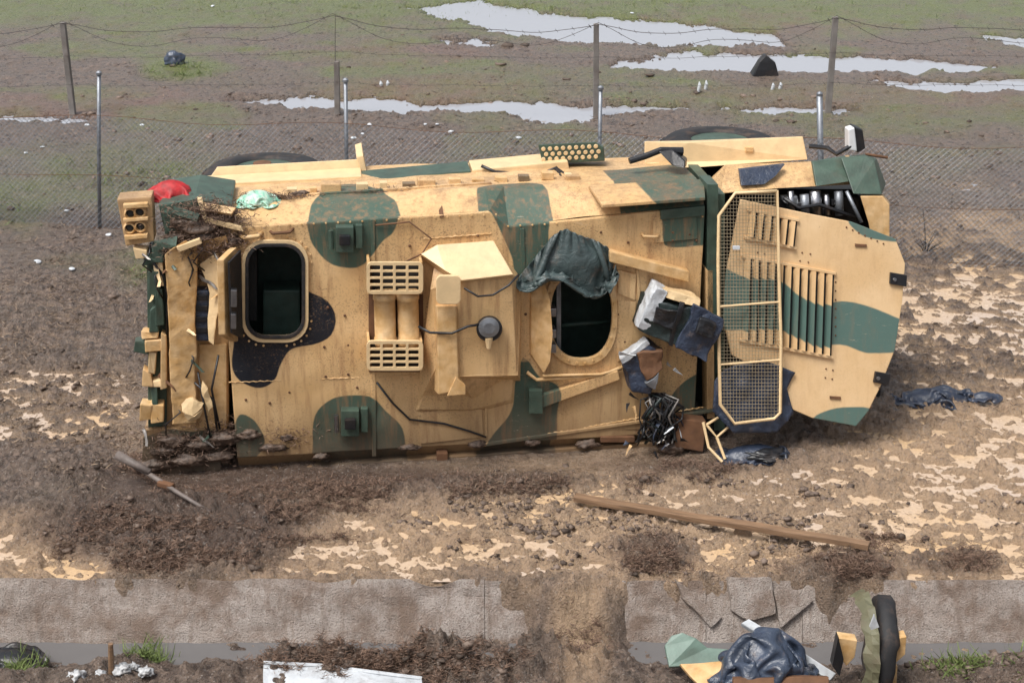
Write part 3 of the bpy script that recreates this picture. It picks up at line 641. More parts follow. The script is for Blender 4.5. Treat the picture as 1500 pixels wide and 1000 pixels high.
lampb = plate('tail_lamp_box', [(171, 292, 0), (222, 288, 0), (226, 354, 0), (184, 361, 0)], (0, .22, 0), 'camo', bv=.014, key='tan')
plate('lamp_guard', [(180, 300, -.07), (216, 298, -.07), (218, 304, -.07), (181, 306, -.07)], (0, .06, 0), 'tan', par=lampb)
plate('lamp_guard', [(182, 346, -.07), (216, 343, -.07), (216, 349, -.07), (184, 352, -.07)], (0, .06, 0), 'tan', par=lampb)
plate('lamp_guard', [(180, 321, -.06), (217, 318, -.06), (217, 323, -.06), (181, 326, -.06)], (0, .05, 0), 'tan', par=lampb)
for (cx, cy) in ((191, 312), (205, 310), (190, 333), (206, 331)):
    bm = bmesh.new(); lathe(bm, [(.052, 0), (.052, .03), (.04, .045), (.036, .02)], T(cx, cy, -.0), (0, -1, 0), 16); link('tail_lamp', bm, M['tan'], lampb)
    bm = bmesh.new(); lathe(bm, [(.036, 0), (.02, .012)], T(cx, cy, -.022), (0, -1, 0), 16); link('lens', bm, M['dark'], lampb)
plate('rear_corner_post', [(232, 300, .05), (285, 292, .05), (340, 300, .1), (335, 350, .1), (245, 360, .05)], (0, .8, 0), 'green', bv=.02)
plate('mud_lid', [(238, 312, -.03), (268, 308, -.03), (270, 336, -.03), (242, 340, -.03)], (0, .1, 0), 'green')
plate('bent_tray', [(297, 318, -.06), (353, 332, -.1), (357, 340, -.1), (300, 326, -.06)], (0, .04, 0), 'palepaint')
plate('bent_tray', [(288, 290, .02), (296, 290, .02), (304, 322, -.05), (297, 322, -.05)], (0, .04, 0), 'palepaint')
for L, mt in (([(252, 300, -.02), (292, 314, -.08), (286, 324, -.10), (250, 312, -.03)], 'green'), ([(300, 296, .02), (345, 304, -.05), (340, 314, -.09), (298, 309, -.02)], 'camo'), ([(226, 354, -.02), (262, 346, -.10), (258, 360, -.14), (230, 368, -.04)], 'green'), ([(296, 352, -.04), (330, 344, -.12), (334, 356, -.08), (302, 366, -.02)], 'tan')):
    plate('crumpled_sheet', L, (0, .02, -.02), 'tan' if mt == 'camo' else mt, bv=.003)
ptube('roof_handle', [(350, 345, -.02), (358, 348, -.08), (378, 346, -.08), (384, 340, -.02)], .02, 'tan')
ptube('roof_handle', [(395, 338, -.02), (400, 342, -.06), (425, 340, -.06), (430, 334, -.02)], .014, 'rust')
pbox('lower_corner', 210, 628, 325, 694, .02, .4, 'camo_low', key='roof')
for o_ in [c_ for c_ in truck.children if c_.name.startswith(('lower_corner', 'rear_fitting', 'rear_pillar', 'crumpled_sheet'))]:
    for v in o_.data.vertices: v.co += mn.noise_vector(v.co * 6) * .022
# what lies along the upper flank: gutter rail, side boxes, hooks
plate('flank_rail', [(525, 265, .92), (690, 250, .92), (690, 260, .92), (525, 277, .92)], (0, .35, 0), 'green', bv=.012)
plate('flank_rail', [(692, 249, .92), (832, 236, .92), (834, 248, .92), (692, 260, .92)], (0, .35, 0), 'palepaint', bv=.012)
plate('flank_rail', [(300, 270, 1.0), (530, 258, 1.0), (530, 264, 1.0), (300, 278, 1.0)], (0, .3, 0), 'palepaint', bv=.01)
for a in ((612, 264, 638, 280), (470, 270, 500, 290), (830, 258, 850, 270)): pbox('flank_lug', *a, .45, .6, 'camo', key='tan', bv=.01)
for L, mt, sky_ in (([(395, 288, .42), (720, 267, .42), (720, 271, .42), (395, 293, .42)], 'tan', .04), ([(440, 277, .68), (835, 254, .68), (835, 258, .68), (440, 283, .68)], 'palepaint', .05)): plate('gutter_ledge', L, (0, sky_, 0), 'camo', key='side', ax=(0, 1))
for i in range(13):
    x_ = 420 + i * 34; y_ = 284 - (x_ - 420) * .062; pbox('gutter_clip', x_, y_ - r1.uniform(3, 8), x_ + r1.uniform(8, 20), y_ + 3, .5, .58, r1.choice(['tan', 'tan', 'palepaint', 'camo_low']), bv=.006)
plate('seam_cap', [(640, 292, .22), (646, 291, .22), (650, 318, -.04), (644, 319, -.04)], (0, 0, .012), 'rust', bv=0)
g = wedge('rear_wheel_guard', [(298, 273, 1.28), (318, 244, 1.34), (525, 233, 1.34), (530, 262, 1.28)], [(312, 270, 2.0), (322, 246, 1.40), (522, 236, 1.40), (530, 260, 2.0)], 'palepaint')
plate('guard_end', [(522, 231, 1.30), (532, 228, 1.30), (537, 252, 1.28), (530, 258, 1.28)], (0, .5, 0), 'palepaint', par=g)
fw = wedge('front_wheel_guard', [(944, 207, 1.15), (1010, 208, 1.1), (1176, 200, 1.1), (1183, 234, 1.02), (1012, 246, 1.02), (944, 240, 1.1)], [(950, 210, 1.7), (1010, 206, 1.7), (1172, 200, 1.7), (1180, 226, 1.7), (1012, 236, 1.7), (950, 232, 1.7)], 'palepaint')
pbox('guard_hook', 1092, 216, 1104, 223, 1.04, 1.1, 'tan', par=fw)
pb = wedge('perforated_step', [(788, 212, 1.0), (872, 208, 1.0), (884, 216, 1.0), (886, 236, 1.0), (795, 241, 1.0)], [(790, 212, 1.3), (872, 208, 1.3), (884, 214, 1.3), (886, 230, 1.3), (795, 236, 1.3)], 'green')
bm = bmesh.new()
for r in range(3):
    for cq in range(9): lathe(bm, [(.022, 0), (.018, .008)], T(796 + cq * 9.6 + (r % 2) * 4, 218.5 + r * 7.5 - cq * .5, .999), (0, -1, 0), 8)
tag(link('step_perforations', bm, M['palepaint'], pb), None, None, kind='stuff')
plate('roof_flap', [(862, 271, .26), (1031, 262, .26), (1033, 289, -.16), (882, 300, -.16)], (0, .0, -.03), 'camo', key='roof', bv=.006)
plate('flap_ledge', [(968, 308, -.06), (1032, 302, -.06), (1032, 316, -.06), (968, 322, -.06)], (0, .04, 0), 'green')
ptube('flank_cable', [(705, 243, .9), (725, 252, .88), (760, 254, .88), (800, 252, .86), (815, 246, .86), (823, 262, .6), (830, 272, .5)], .016, 'black')
ptube('flank_cable', [(815, 248, .84), (835, 262, .6), (860, 272, .4)], .022, 'dark')
# mirror lying on the flank
mir = wedge('mirror', [(965, 222, .6), (985, 219, .6), (1004, 236, .5), (1003, 246, .45), (985, 243, .5)], [(965, 218, .75), (988, 217, .75), (1007, 232, .7), (1006, 243, .6), (985, 240, .6)], 'black')
bm = bmesh.new(); tube(bm, P3([(922, 236, .6), (945, 229, .62), (968, 220, .65), (1000, 222, .65)]), [.03, .03, .03, .04], 10); link('mirror_arm', bm, M['black'], mir)
# front body: fender frame round the engine bay, engine pieces
wedge('front_fender', [(1040, 268, .3), (1062, 243, .6), (1195, 238, .6), (1244, 229, .6), (1262, 270, .45), (1140, 276, .3), (1055, 284, .25)], [(1040, 262, 1.0), (1062, 241, 1.15), (1195, 236, 1.15), (1244, 227, 1.15), (1262, 250, 1.15), (1140, 262, 1.1), (1055, 270, 1.1)], 'camo', key='tan')
plate('fender_patch', [(1083, 249, .4), (1150, 241, .46), (1136, 258, .36), (1120, 270, .30), (1086, 272, .28)], (0, .05, .0), 'navy', bv=.004)
plate('fender_cover', [(1190, 238, .44), (1240, 230, .5), (1250, 265, .28), (1196, 273, .26)], (0, .05, 0), 'green', bv=.006)
wedge('nose_corner', [(1232, 231, .4), (1268, 228, .4), (1281, 236, .35), (1292, 285, .15), (1250, 284, .15)], [(1232, 229, 1.2), (1268, 226, 1.2), (1284, 232, 1.2), (1298, 270, 1.2), (1250, 270, 1.2)], 'green')
wedge('nose_panel', [(1260, 287, .13), (1293, 287, .13), (1303, 300, .1), (1303, 420, .05), (1290, 420, .05), (1272, 326, .1)], [(1260, 284, 1.2), (1293, 284, 1.2), (1303, 296, 1.2), (1303, 420, 1.2), (1290, 420, 1.2), (1272, 322, 1.2)], 'tan')
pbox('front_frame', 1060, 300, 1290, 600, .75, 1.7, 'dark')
pbox('bulkhead', 1046, 284, 1062, 630, .05, 1.4, 'green')
plate('pillar_strip', [(1034, 395, -.02), (1045, 395, -.02), (1047, 612, -.02), (1036, 614, -.02)], (0, .2, 0), 'camo', key='tan')
eng = pbox('engine_block', 1140, 288, 1262, 420, .42, .7, 'black', bv=.03)
for i, x in enumerate((1158, 1178, 1194, 1210, 1228)):
    bm = bmesh.new(); tube(bm, [T(x, 280 + (i % 2) * 5, .33), T(x + 2, 315, .3)], .03 + .012 * (i % 3), 12); link('engine_pipe', bm, M['steel' if i in (2, 0, 3) else 'galv'], eng, sm=True)
for i in range(9):
    x, y = random.uniform(1145, 1250), random.uniform(284, 320); pbox('engine_fitting', x, y, x + random.uniform(6, 14), y + random.uniform(5, 12), .3, .45, random.choice(['steel', 'galv', 'black', 'white']), par=eng)
ptube('engine_hose', [(1148, 290, .28), (1170, 305, .24), (1200, 300, .24), (1235, 312, .26), (1260, 322, .25)], .018, 'black')
ptube('hood_stay', [(1240, 280, .2), (1262, 326, .1)], .018, 'galv')
# head lamp on its arm
lp = T(1255, 205, .85); hl = plate('head_lamp', [(1243, 190, .8), (1252, 187, .8), (1256, 222, .8), (1243, 220, .8)], (0, .12, 0), 'glass', bv=.012)
plate('lamp_shell', [(1252, 186, .79), (1264, 190, .85), (1268, 218, .85), (1256, 225, .79)], (0, .16, 0), 'black', par=hl, bv=.015)
bm = bmesh.new(); tube(bm, P3([(1185, 214, .95), (1212, 217, .9), (1225, 226, .8), (1246, 214, .82)]), .022, 8); link('lamp_arm', bm, M['black'], hl)
bm = bmesh.new(); tube(bm, P3([(1268, 226, .8), (1300, 231, .8)]), .014, 8); link('marker_rod', bm, M['rust'], hl)
# wheels: axles now point up
def wheel(cx, py_top, yc, ztop):
    c = T(cx, py_top, yc); c.z = ztop
    bm = bmesh.new(); prof = [(.30, -.02), (.40, 0), (.54, -.02), (.60, -.07), (.615, -.12), (.615, -.27), (.60, -.32), (.54, -.37), (.40, -.39), (.30, -.37)]
    lathe(bm, prof, c, (0, 0, 1), 48, closed=True); t = link('wheel', bm, M['rubber'], truck, sm=True)
    bm = bmesh.new()
    for k in range(40):
        a = 2 * math.pi * k / 40; R = Matrix.Rotation(a, 3, 'Z'); box(bm, c + R @ Vector((.615, 0, -.195)), (.03, .055, .22), R)
    link('tread', bm, M['rubber'], t)
    bm = bmesh.new(); lathe(bm, [(.31, -.03), (.29, -.10), (.16, -.10), (.13, -.03), (.06, -.02)], c, (0, 0, 1), 32); link('rim', bm, M['green'], t)
wheel(388, 240, 2.1, 2.33); wheel(1055, 200, 2.1, 2.46)
for cx, z in ((388, .45), (1055, .45)): wheel(cx, 240, 2.1, z)
for cx in (388, 1055):
    c = T(cx, 300, 2.1); bm = bmesh.new(); tube(bm, [Vector((c.x, 2.1, .3)), Vector((c.x, 2.1, 2.35))], .09, 12); link('axle', bm, M['rust'], truck)
# hood panel, torn loose and leaning on the front
hood = plate('hood_panel', [TH_(*p) for p in [(1085, 292), (1180, 312), (1248, 325), (1312, 350), (1326, 386), (1322, 440), (1311, 512), (1290, 566), (1272, 602), (1254, 624), (1190, 612), (1162, 600), (1140, 555), (1072, 520), (1060, 470), (1064, 400)]], -HN * .035, 'hoodcamo', key='hood', raw=True, bv=.008, dens=.05)
def hplate(name, L, off, th, mat, par=hood, key=None, bv=.003):
    return plate(name, [TH_(a, b, off) for a, b in L], -HN * th, mat, par, raw=True, bv=bv, key=key, dens=.05)
def louvres(x0, x1, n, y0, y1, slope):
    dx = (x1 - x0) / n
    hplate('louvre_shadow_gap', [(x0, y0), (x1, y0 + slope), (x1 - 4, y1 + slope), (x0 - 4, y1)], .004, .003, 'dark')  # near-black sheet paints in the shade between the slats
    for i in range(n):
        a = x0 + i * dx; s = slope * i / n; s2 = slope * (i + .8) / n
        L = [TH_(a + dx * .04, y0 + s, .006), TH_(a + dx * .80, y0 + s2, .07), TH_(a + dx * .80 - 4, y1 + s2, .07), TH_(a + dx * .04 - 4, y1 + s, .006)]
        plate('louvre', L, -HN * .006, 'hoodcamo', hood, raw=True, bv=0, key='hood', dens=.05)
    hplate('louvre_frame', [(x0 - 3, y0 - 4), (x1 + 3, y0 + slope - 4), (x1 + 3, y0 + slope), (x0 - 3, y0)], .03, .03, 'hoodcamo', key='hood')
    hplate('louvre_frame', [(x0 - 7, y1), (x1 - 1, y1 + slope), (x1 - 1, y1 + slope + 4), (x0 - 7, y1 + 4)], .03, .03, 'hoodcamo', key='hood')
louvres(1098, 1168, 6, 309, 346, 16); louvres(1090, 1222, 11, 377, 496, 26)
for L in ([(1305, 399), (1329, 403), (1328, 420), (1304, 416)], [(1283, 544), (1305, 548), (1302, 564), (1280, 560)]):
    k = hplate('hood_latch', L, .03, .04, 'black', bv=.006); cx = sum(p[0] for p in L) / 4; cy = sum(p[1] for p in L) / 4
    bm = bmesh.new(); lathe(bm, [(.02, 0), (.015, .015)], TH_(cx - 6, cy, .03), HN, 10); link('latch_bolt', bm, M['steel'], k)
for L in ([(1253, 357), (1270, 358), (1270, 362), (1253, 361)], [(1216, 580), (1232, 581), (1232, 585), (1216, 584)]): hplate('hood_pull', L, .015, .02, 'rust')
bm = bmesh.new()
for (a, b) in [(1175, 370), (1187, 372), (1172, 382), (1184, 384), (1210, 540), (1220, 542), (1209, 553), (1219, 555), (1110, 370), (1120, 372)] + [(1224, 400 + 13 * i) for i in range(8)] + [(1240 + 9 * i, 333 + 4 * i) for i in range(7)] + [(1300 - 6 * i, 540 + 14 * i) for i in range(5)]:
    lathe(bm, [(.009, 0), (.007, .006)], TH_(a, b, .001), HN, 6)
tag(link('hood_bolts', bm, M['rust'], hood), None, None, kind='stuff')
# windscreen stone-guard: tube frame and woven wire
M['dullwire'] = plain('dull_tan_wire', (.34, .27, .17), .6)
SC = [(1077, 283), (1138, 280), (1141, 400), (1144, 500), (1143, 604), (1134, 613), (1076, 620), (1055, 592), (1053, 500), (1052, 380), (1053, 316)]
scr = bpy.data.objects.new; bm = bmesh.new(); pts = [TH_(a, b, .10) for a, b in SC]; tube(bm, pts + [pts[0], pts[1]], .016, 8); screen = link('stone_guard', bm, M['palepaint'], truck, sm=True)
for yy in (447, 532):
    bm = bmesh.new(); tube(bm, [TH_(1053, yy + 2, .10), TH_(1143, yy - 5, .10)], .011, 8); link('guard_crossbar', bm, M['palepaint'], screen)
bm = bmesh.new(); ins = np.array(SC, float)
def span(val, axis):
    hits = []
    for i in range(len(SC)):
        a, b = SC[i], SC[(i + 1) % len(SC)]
        if (a[axis] - val) * (b[axis] - val) < 0: t = (val - a[axis]) / (b[axis] - a[axis]); hits.append(a[1 - axis] + t * (b[1 - axis] - a[1 - axis]))
    return (min(hits), max(hits)) if len(hits) > 1 else None
for v in np.arange(1056, 1144, 4.6):
    s = span(v, 0)
    if s: tube(bm, [TH_(v, s[0], .10), TH_(v, s[1], .10)], .0022, 4, False)
for v in np.arange(285, 620, 5.2):
    s = span(v, 1)
    if s: tube(bm, [TH_(s[0], v, .104), TH_(s[1], v, .104)], .0022, 4, False)
tag(link('guard_wire', bm, M['dullwire'], screen), None, None, kind='stuff')
hplate('guard_clip', [(1074, 360), (1084, 360), (1084, 366), (1074, 366)], .12, .03, 'white', par=screen)
# ------------------------------------------------------------------ things lying on and hanging from the truck
def lump(name, label, cat, p, s, seed, mat, R=None, sm=True, **k):
    bm = crumple(Vector((0, 0, 0)), s, seed, R, **k); o = link(name, bm, M[mat], sm=sm); o.location = p
    return tag(o, label, cat)
RY = Matrix.Rotation(YAW, 3, 'Z')
def relax(X, dx, dy, pins, collide, steps, gr=.0011, damp=.96):    # small position-based cloth solver
    ny, nx = X.shape[:2]; Xp = X.copy(); dg = math.hypot(dx, dy)
    def con(A, B, L, k):
        d = B - A; l = np.linalg.norm(d, axis=-1, keepdims=True) + 1e-9; m = d * ((l - L) / l) * .5 * k; A += m; B -= m
    for st in range(steps):
        V = (X - Xp) * damp; Xp = X.copy(); X = X + V + np.array([0, 0, -gr])
        for it in range(5):
            for p in (0, 1):
                a = X[:, p:nx - 1:2]; b = X[:, p + 1:nx:2]; n_ = min(a.shape[1], b.shape[1]); con(a[:, :n_], b[:, :n_], dx, 1)
                a = X[p:ny - 1:2]; b = X[p + 1:ny:2]; n_ = min(a.shape[0], b.shape[0]); con(a[:n_], b[:n_], dy, 1)
            con(X[:-1, :-1], X[1:, 1:], dg, .25); con(X[1:, :-1], X[:-1, 1:], dg, .25)
            con(X[:, :-3], X[:, 3:], dx * 3, .05); con(X[:-3], X[3:], dy * 3, .05)
            X = collide(X)
            for (a, b), q in pins.items(): X[b, a] = q
    return X
def drape(nx, ny, W, Hh, pins, collide, steps=170, seed=1):
    rs = np.random.RandomState(seed); c00, c10, c01, c11 = [np.array(pins[k]) for k in ((0, 0), (nx - 1, 0), (0, ny - 1), (nx - 1, ny - 1))]
    u, v = np.meshgrid(np.linspace(0, 1, nx), np.linspace(0, 1, ny)); u, v = u[..., None], v[..., None]
    X = (c00 * (1 - u) + c10 * u) * (1 - v) + (c01 * (1 - u) + c11 * u) * v
    X += rs.randn(ny, nx, 3) * .012; X[..., 1] -= .06 * np.abs(vn(u[..., 0] * 5, v[..., 0] * 5, seed)) + .05
    return relax(X, W / (nx - 1), Hh / (ny - 1), pins, collide, steps)
def bundle(name, label, cat, p, r, mat, seed, slack=1.35, bumps=(), N=46, steps=40, rz=0.0, **kw):   # loose skin buckled over a lump: plastic bag, cloth bundle
    rs = np.random.RandomState(seed); u, v = np.meshgrid(np.linspace(-1, 1, N), np.linspace(-1, 1, N))
    dx_, dy_ = u * np.sqrt(1 - v * v / 2), v * np.sqrt(1 - u * u / 2); q = np.hypot(dx_, dy_); an = np.arctan2(dy_, dx_)
    rag = 1 + .16 * vn(np.cos(an) * 2.2 + 5, np.sin(an) * 2.2, seed) + .06 * vn(np.cos(an) * 7, np.sin(an) * 7 + 3, seed)
    X = np.stack([dx_ * r[0] * rag, dy_ * r[1] * rag, r[2] * np.sqrt(np.maximum(0, 1 - q ** 2.4)) * (1 + .3 * vn(dx_ * 1.8 + seed, dy_ * 1.8, seed)) + .004], -1)
    inner = X.copy(); inner[..., 2] *= .9
    bx_ = [(np.array(a), np.array(b)) for a, b in bumps]
    dx = np.linalg.norm(X[:, 1:] - X[:, :-1], axis=-1).mean() * slack; dy = np.linalg.norm(X[1:] - X[:-1], axis=-1).mean() * slack
    pins = {(a, b): X[b, a].copy() for a in range(N) for b in range(N) if a in (0, N - 1) or b in (0, N - 1)}
    X = X + rs.randn(N, N, 3) * .05 * min(r)
    def col(X):
        d = X / (np.array(r) * .86); l = np.linalg.norm(d, axis=-1, keepdims=True); X = np.where((l < 1) & (l > .2), X * (.3 + .7 / np.maximum(l, .2)), X)
        for c_, r_ in bx_:
            d = (X - c_) / r_; l = np.linalg.norm(d, axis=-1, keepdims=True); X = np.where(l < 1, c_ + d / np.maximum(l, 1e-6) * r_, X)
        X[..., 2] = np.maximum(X[..., 2], .003); return X
    X = relax(X, dx, dy, pins, col, steps, gr=.0006, damp=.85)
    c_, s_ = math.cos(rz), math.sin(rz); X = np.stack([c_ * X[..., 0] - s_ * X[..., 1], s_ * X[..., 0] + c_ * X[..., 1], X[..., 2]], -1) + np.array(p)
    return cloth_obj(name, label, cat, X, p, mat)
def cloth_obj(name, label, cat, X, base, mat):
    ny_, nx_ = X.shape[:2]; i_ = (np.arange(ny_ - 1)[:, None] * nx_ + np.arange(nx_ - 1)[None]).ravel()
    o = np_mesh(name, X.reshape(-1, 3) - np.array(base), np.stack([i_, i_ + 1, i_ + 1 + nx_, i_ + nx_], 1), M[mat], loc=base, sm=True)
    md = o.modifiers.new('thickness', 'SOLIDIFY'); md.thickness = .006; md = o.modifiers.new('smooth', 'SUBSURF'); md.levels = md.render_levels = 1
    return tag(o, label, cat)
n_, m_ = 72, 54
def along(L, k):                                         # k points spread along a pixel polyline
    L = np.array(L, float); d = np.r_[0, np.cumsum(np.hypot(*np.diff(L, axis=0).T))]; t = np.linspace(0, d[-1], k); return np.interp(t, d, L[:, 0]), np.interp(t, d, L[:, 1])
ta, tb = along([(758, 408), (776, 386), (792, 366), (812, 343), (830, 334), (846, 343), (872, 352), (890, 362), (901, 382)], n_), along([(756, 421), (775, 420), (792, 410), (815, 402), (838, 408), (856, 420), (872, 429), (888, 426), (902, 396)], n_)
rs_ = np.random.RandomState(5); pins = {}
for k in range(n_):
    pins[(k, 0)] = np.array(T(ta[0][k], ta[1][k] + rs_.randn() * .8, -.05 - .03 * abs(math.sin(k * .9)))); pins[(k, m_ - 1)] = np.array(T(tb[0][k], tb[1][k] - 10 + rs_.randn() * 2.5, -.06 - .07 * abs(math.sin(k * .55 + 1))))
tq_ = [T(a, b, -.12) for a, b in ((752, 424), (775, 422), (800, 402), (822, 404), (845, 420), (868, 436), (885, 432), (905, 400))]; ec = np.array(T(838, 384, -.02)); er = np.array([.33, .12, .17])
def roofc(X):
    X[..., 1] = np.minimum(X[..., 1], -.05); X[..., 2] = np.maximum(X[..., 2], np.interp(X[..., 0], [q.x for q in tq_], [q.z for q in tq_]) + .02 * np.sin(X[..., 1] * 60)); X[..., 1] = np.maximum(X[..., 1], -.30); X[..., 0] = np.clip(X[..., 0], tq_[0].x, tq_[-1].x); d = (X - ec) / er; l = np.linalg.norm(d, axis=-1, keepdims=True)
    return np.where(l < 1, ec + d / np.maximum(l, 1e-6) * er, X)
X = drape(n_, m_, 1.7, .95, pins, roofc, 80)
Xw = np.stack([TO.x + cY * X[..., 0] - sY * X[..., 1], TO.y + sY * X[..., 0] + cY * X[..., 1], X[..., 2]], -1)
M['tarp2'] = crinkle('slate_green_tarpaulin', (.055, .080, .080), .42)
cloth_obj('draped_tarpaulin', 'crumpled dark green tarpaulin bunched over the round roof hatch', 'tarpaulin', Xw, TW(T(832, 410, -.1)), 'tarp2')
bundle('red_bag', "small red fabric bag lying on the truck's upper rear corner", 'bag', TW(T(252, 290, .35)), (.22, .13, .19), 'red', 5, rz=YAW)
bundle('plastic_bag', 'mint green and white plastic bag on top of the truck', 'plastic bag', TW(T(378, 299, .34)), (.19, .12, .15), 'mint', 8, rz=YAW)
cb = TW(Vector((T(1105, 600, -.2).x, -.45, .03))); bm = bmesh.new()
slab(bm, [TW(TH_(a, b, .055)) for a, b in [(1048, 560), (1062, 542), (1088, 534), (1114, 527), (1136, 534), (1166, 546), (1154, 570), (1164, 606), (1140, 634), (1075, 634), (1046, 604)]], RY @ (-HN * .02)); densify(bm, .03)
for v in bm.verts:
    d_ = mn.noise(v.co * 5) * .03 + (1 - abs(math.sin(v.co.x * 14 + v.co.z * 5 + 3 * mn.noise(v.co * 3)))) * .03; v.co += RY @ HN * (d_ - .03)
fc = link('fallen_cover', bm, M['navy'], base=cb, sm=True); tag(fc, 'dark navy fabric cover hanging behind the wire stone guard', 'cover')
bundle('cover_heap', 'navy fabric heaped on the mud below the wire stone guard', 'fabric', TW(Vector((T(1110, 620, -.45).x, -.38, .02))), (.34, .15, .15), 'navy', 12, rz=YAW)
def pack(name, label, parts, at):
    t = thing(name, label, 'equipment case', TW(T(*at)), YAW); b = T(*at)
    for nm, L, th, mt, bvv in parts:
        bm = bmesh.new(); slab(bm, [T(*p) - b for p in L], Vector((0, th, 0))); bevel(bm, bvv, 3); densify(bm, .035); wig(bm, .03, 5.5, len(nm)); wig(bm, .01, 16); link(nm, bm, M[mt], t)
    return t
pack('radio_case', 'black radio case with a silver end hanging open on the truck roof', [
    ('case', [(950, 440, -.28), (1022, 452, -.32), (998, 508, -.32), (935, 486, -.28)], .24, 'tarp', .02),
    ('silver_end', [(960, 421, -.27), (978, 428, -.28), (950, 488, -.28), (933, 480, -.27)], .22, 'white', .01),
    ('top_strip', [(972, 424, -.25), (1026, 440, -.28), (1024, 450, -.3), (972, 436, -.27)], .2, 'palepaint', .008),
    ('flap', [(1020, 446, -.36), (1063, 472, -.4), (1036, 531, -.4), (990, 508, -.36)], .05, 'navy', .015),
    ('pocket', [(962, 450, -.31), (995, 457, -.33), (985, 484, -.33), (955, 474, -.31)], .05, 'black', .012),
    ('pocket', [(1028, 465, -.41), (1050, 476, -.42), (1042, 496, -.42), (1020, 486, -.41)], .04, 'black', .012),
    ('strap', [(1000, 445, -.34), (1006, 447, -.34), (984, 508, -.34), (978, 505, -.34)], .03, 'black', .004)], (995, 508, -.1))
pack('burst_box', 'small burst black equipment box with grey edge dangling below the radio case', [
    ('case', [(912, 530, -.2), (950, 503, -.22), (975, 520, -.24), (952, 580, -.24), (925, 572, -.2)], .16, 'navy', .02),
    ('grey_edge', [(908, 526, -.22), (948, 499, -.24), (952, 505, -.24), (911, 533, -.22)], .12, 'white', .006),
    ('torn_lining', [(935, 520, -.26), (972, 512, -.27), (972, 540, -.27), (946, 556, -.26)], .06, 'rust', .01),
    ('inner_board', [(945, 560, -.27), (965, 545, -.27), (962, 570, -.27)], .05, 'galv', .004)], (940, 578, -.1))
# torn wiring loom
loom = thing('wiring_loom', 'tangle of torn black and grey wiring spilling from the truck to the mud', 'wiring', TW(Vector((T(962, 650).x, -.12, .03))), YAW); lb = Vector((T(962, 650).x, -.12, .03))
rr = random.Random(4)
for i in range(46):
    x = rr.uniform(945, 988); p = [T(rr.uniform(950, 975), 576, -.16)]
    for k in range(4): p.append(T(x + rr.uniform(-16, 16), 590 + k * 19 + rr.uniform(-7, 7), -.14 - rr.uniform(0, .16)))
    bm = bmesh.new(); tube(bm, [q - lb for q in p], rr.uniform(.006, .014), 6); link('wire', bm, M[rr.choice(['black', 'black', 'black', 'black', 'oldmetal', 'dark', 'black', 'tarp', 'black', 'dark'])], loom, sm=True)
for i in range(22):
    x, y = rr.uniform(905, 1000), rr.uniform(520, 665); ln, an = rr.uniform(8, 26), rr.uniform(0, 3.1); bm = bmesh.new(); yy = -.16 - rr.uniform(0, .12)
    slab(bm, [T(x, y, yy) - lb, T(x + 5 * math.sin(an), y - 5 * math.cos(an), yy - .02) - lb, T(x + ln * math.cos(an), y + ln * math.sin(an), yy - .04) - lb], Vector((0, .015, 0))); densify(bm, .04); wig(bm, .02, 11, i)
    link('torn_fragment', bm, M[rr.choice(['black', 'tarp', 'oldmetal', 'navy', 'white', 'tan', 'black'])], loom)
# tan step frame buried below the cab
sf = thing('bent_step', 'bent tan tube step frame half buried under the truck\'s front corner', 'step', TW(Vector((T(1045, 660).x, -.3, .03))), YAW); sb = Vector((T(1045, 660).x, -.3, .03))
for L in ([(1035, 622, -.3), (1062, 605, -.3), (1075, 618, -.35), (1050, 640, -.35), (1035, 622, -.3)], [(1050, 640, -.35), (1062, 672, -.45)], [(1030, 618, -.3), (1038, 655, -.4), (1058, 676, -.5)]):
    bm = bmesh.new(); tube(bm, [T(*p) - sb for p in L], .014, 8); link('tube', bm, M['palepaint'], sf)
bm = bmesh.new(); slab(bm, [T(*p) - sb for p in [(985, 612, -.2), (1035, 618, -.2), (1030, 662, -.25), (990, 655, -.25)]], Vector((0, .15, 0))); bevel(bm, .01); link('tread_plate', bm, M['rust'], sf)
# ------------------------------------------------------------------ things on the ground round the truck
def onG(px, py, dz=0):
    p = G(px, py, .07)
    for _ in range(3): p = G(px, py, gz(p.x, p.y) + dz)
    return p
n = NT('wet_timber'); g1 = n.noise(6, 6, .6, st=(.6, 9, 9)); M['wood'] = n.done(n.mix(n.ramp(g1, .35, .65), (.27, .165, .095), (.14, .085, .05)), .6, n.bump(g1, .4, .01))
a, b = onG(842, 735, .02), onG(1272, 806, .02); mid = (a + b) / 2; dv = b - a; ang = math.atan2(dv.y, dv.x)
bm = bmesh.new(); box(bm, Vector((0, 0, 0)), (dv.length, .085, .05), Matrix.Rotation(-math.asin(dv.z / dv.length), 3, 'Y')); bevel(bm, .006); densify(bm, .08); wig(bm, .012, 2.2)
o = link('timber_plank', bm, M['wood']); o.location = mid + Vector((0, 0, .045)); o.rotation_euler = (0, 0, ang)
tag(o, 'long wet brown timber plank lying on the pale mud', 'plank')
M['oldpole'] = plain('weathered_pole', (.17, .14, .125), .6, dirt=.5, scale=15)
pp = thing('antenna_mast', 'bent grey metal pole with roots caught on it beside the truck\'s rear', 'pole', onG(300, 748)); pb_ = pp.location
q = [onG(308, 750, .03), onG(262, 722, .07), onG(215, 692, .16), onG(178, 672, .24)]
bm = bmesh.new(); tube(bm, [v - pb_ for v in q], [.016, .020, .026, .024], 10); link('pole', bm, M['oldpole'], pp, sm=True)
bm = bmesh.new(); tube(bm, [q[2] - pb_ + Vector((.04, -.03, .02)), q[3] - pb_ + Vector((-.03, -.02, .05))], [.03, .045], 10); link('mount', bm, M['oldpole'], pp, sm=True)
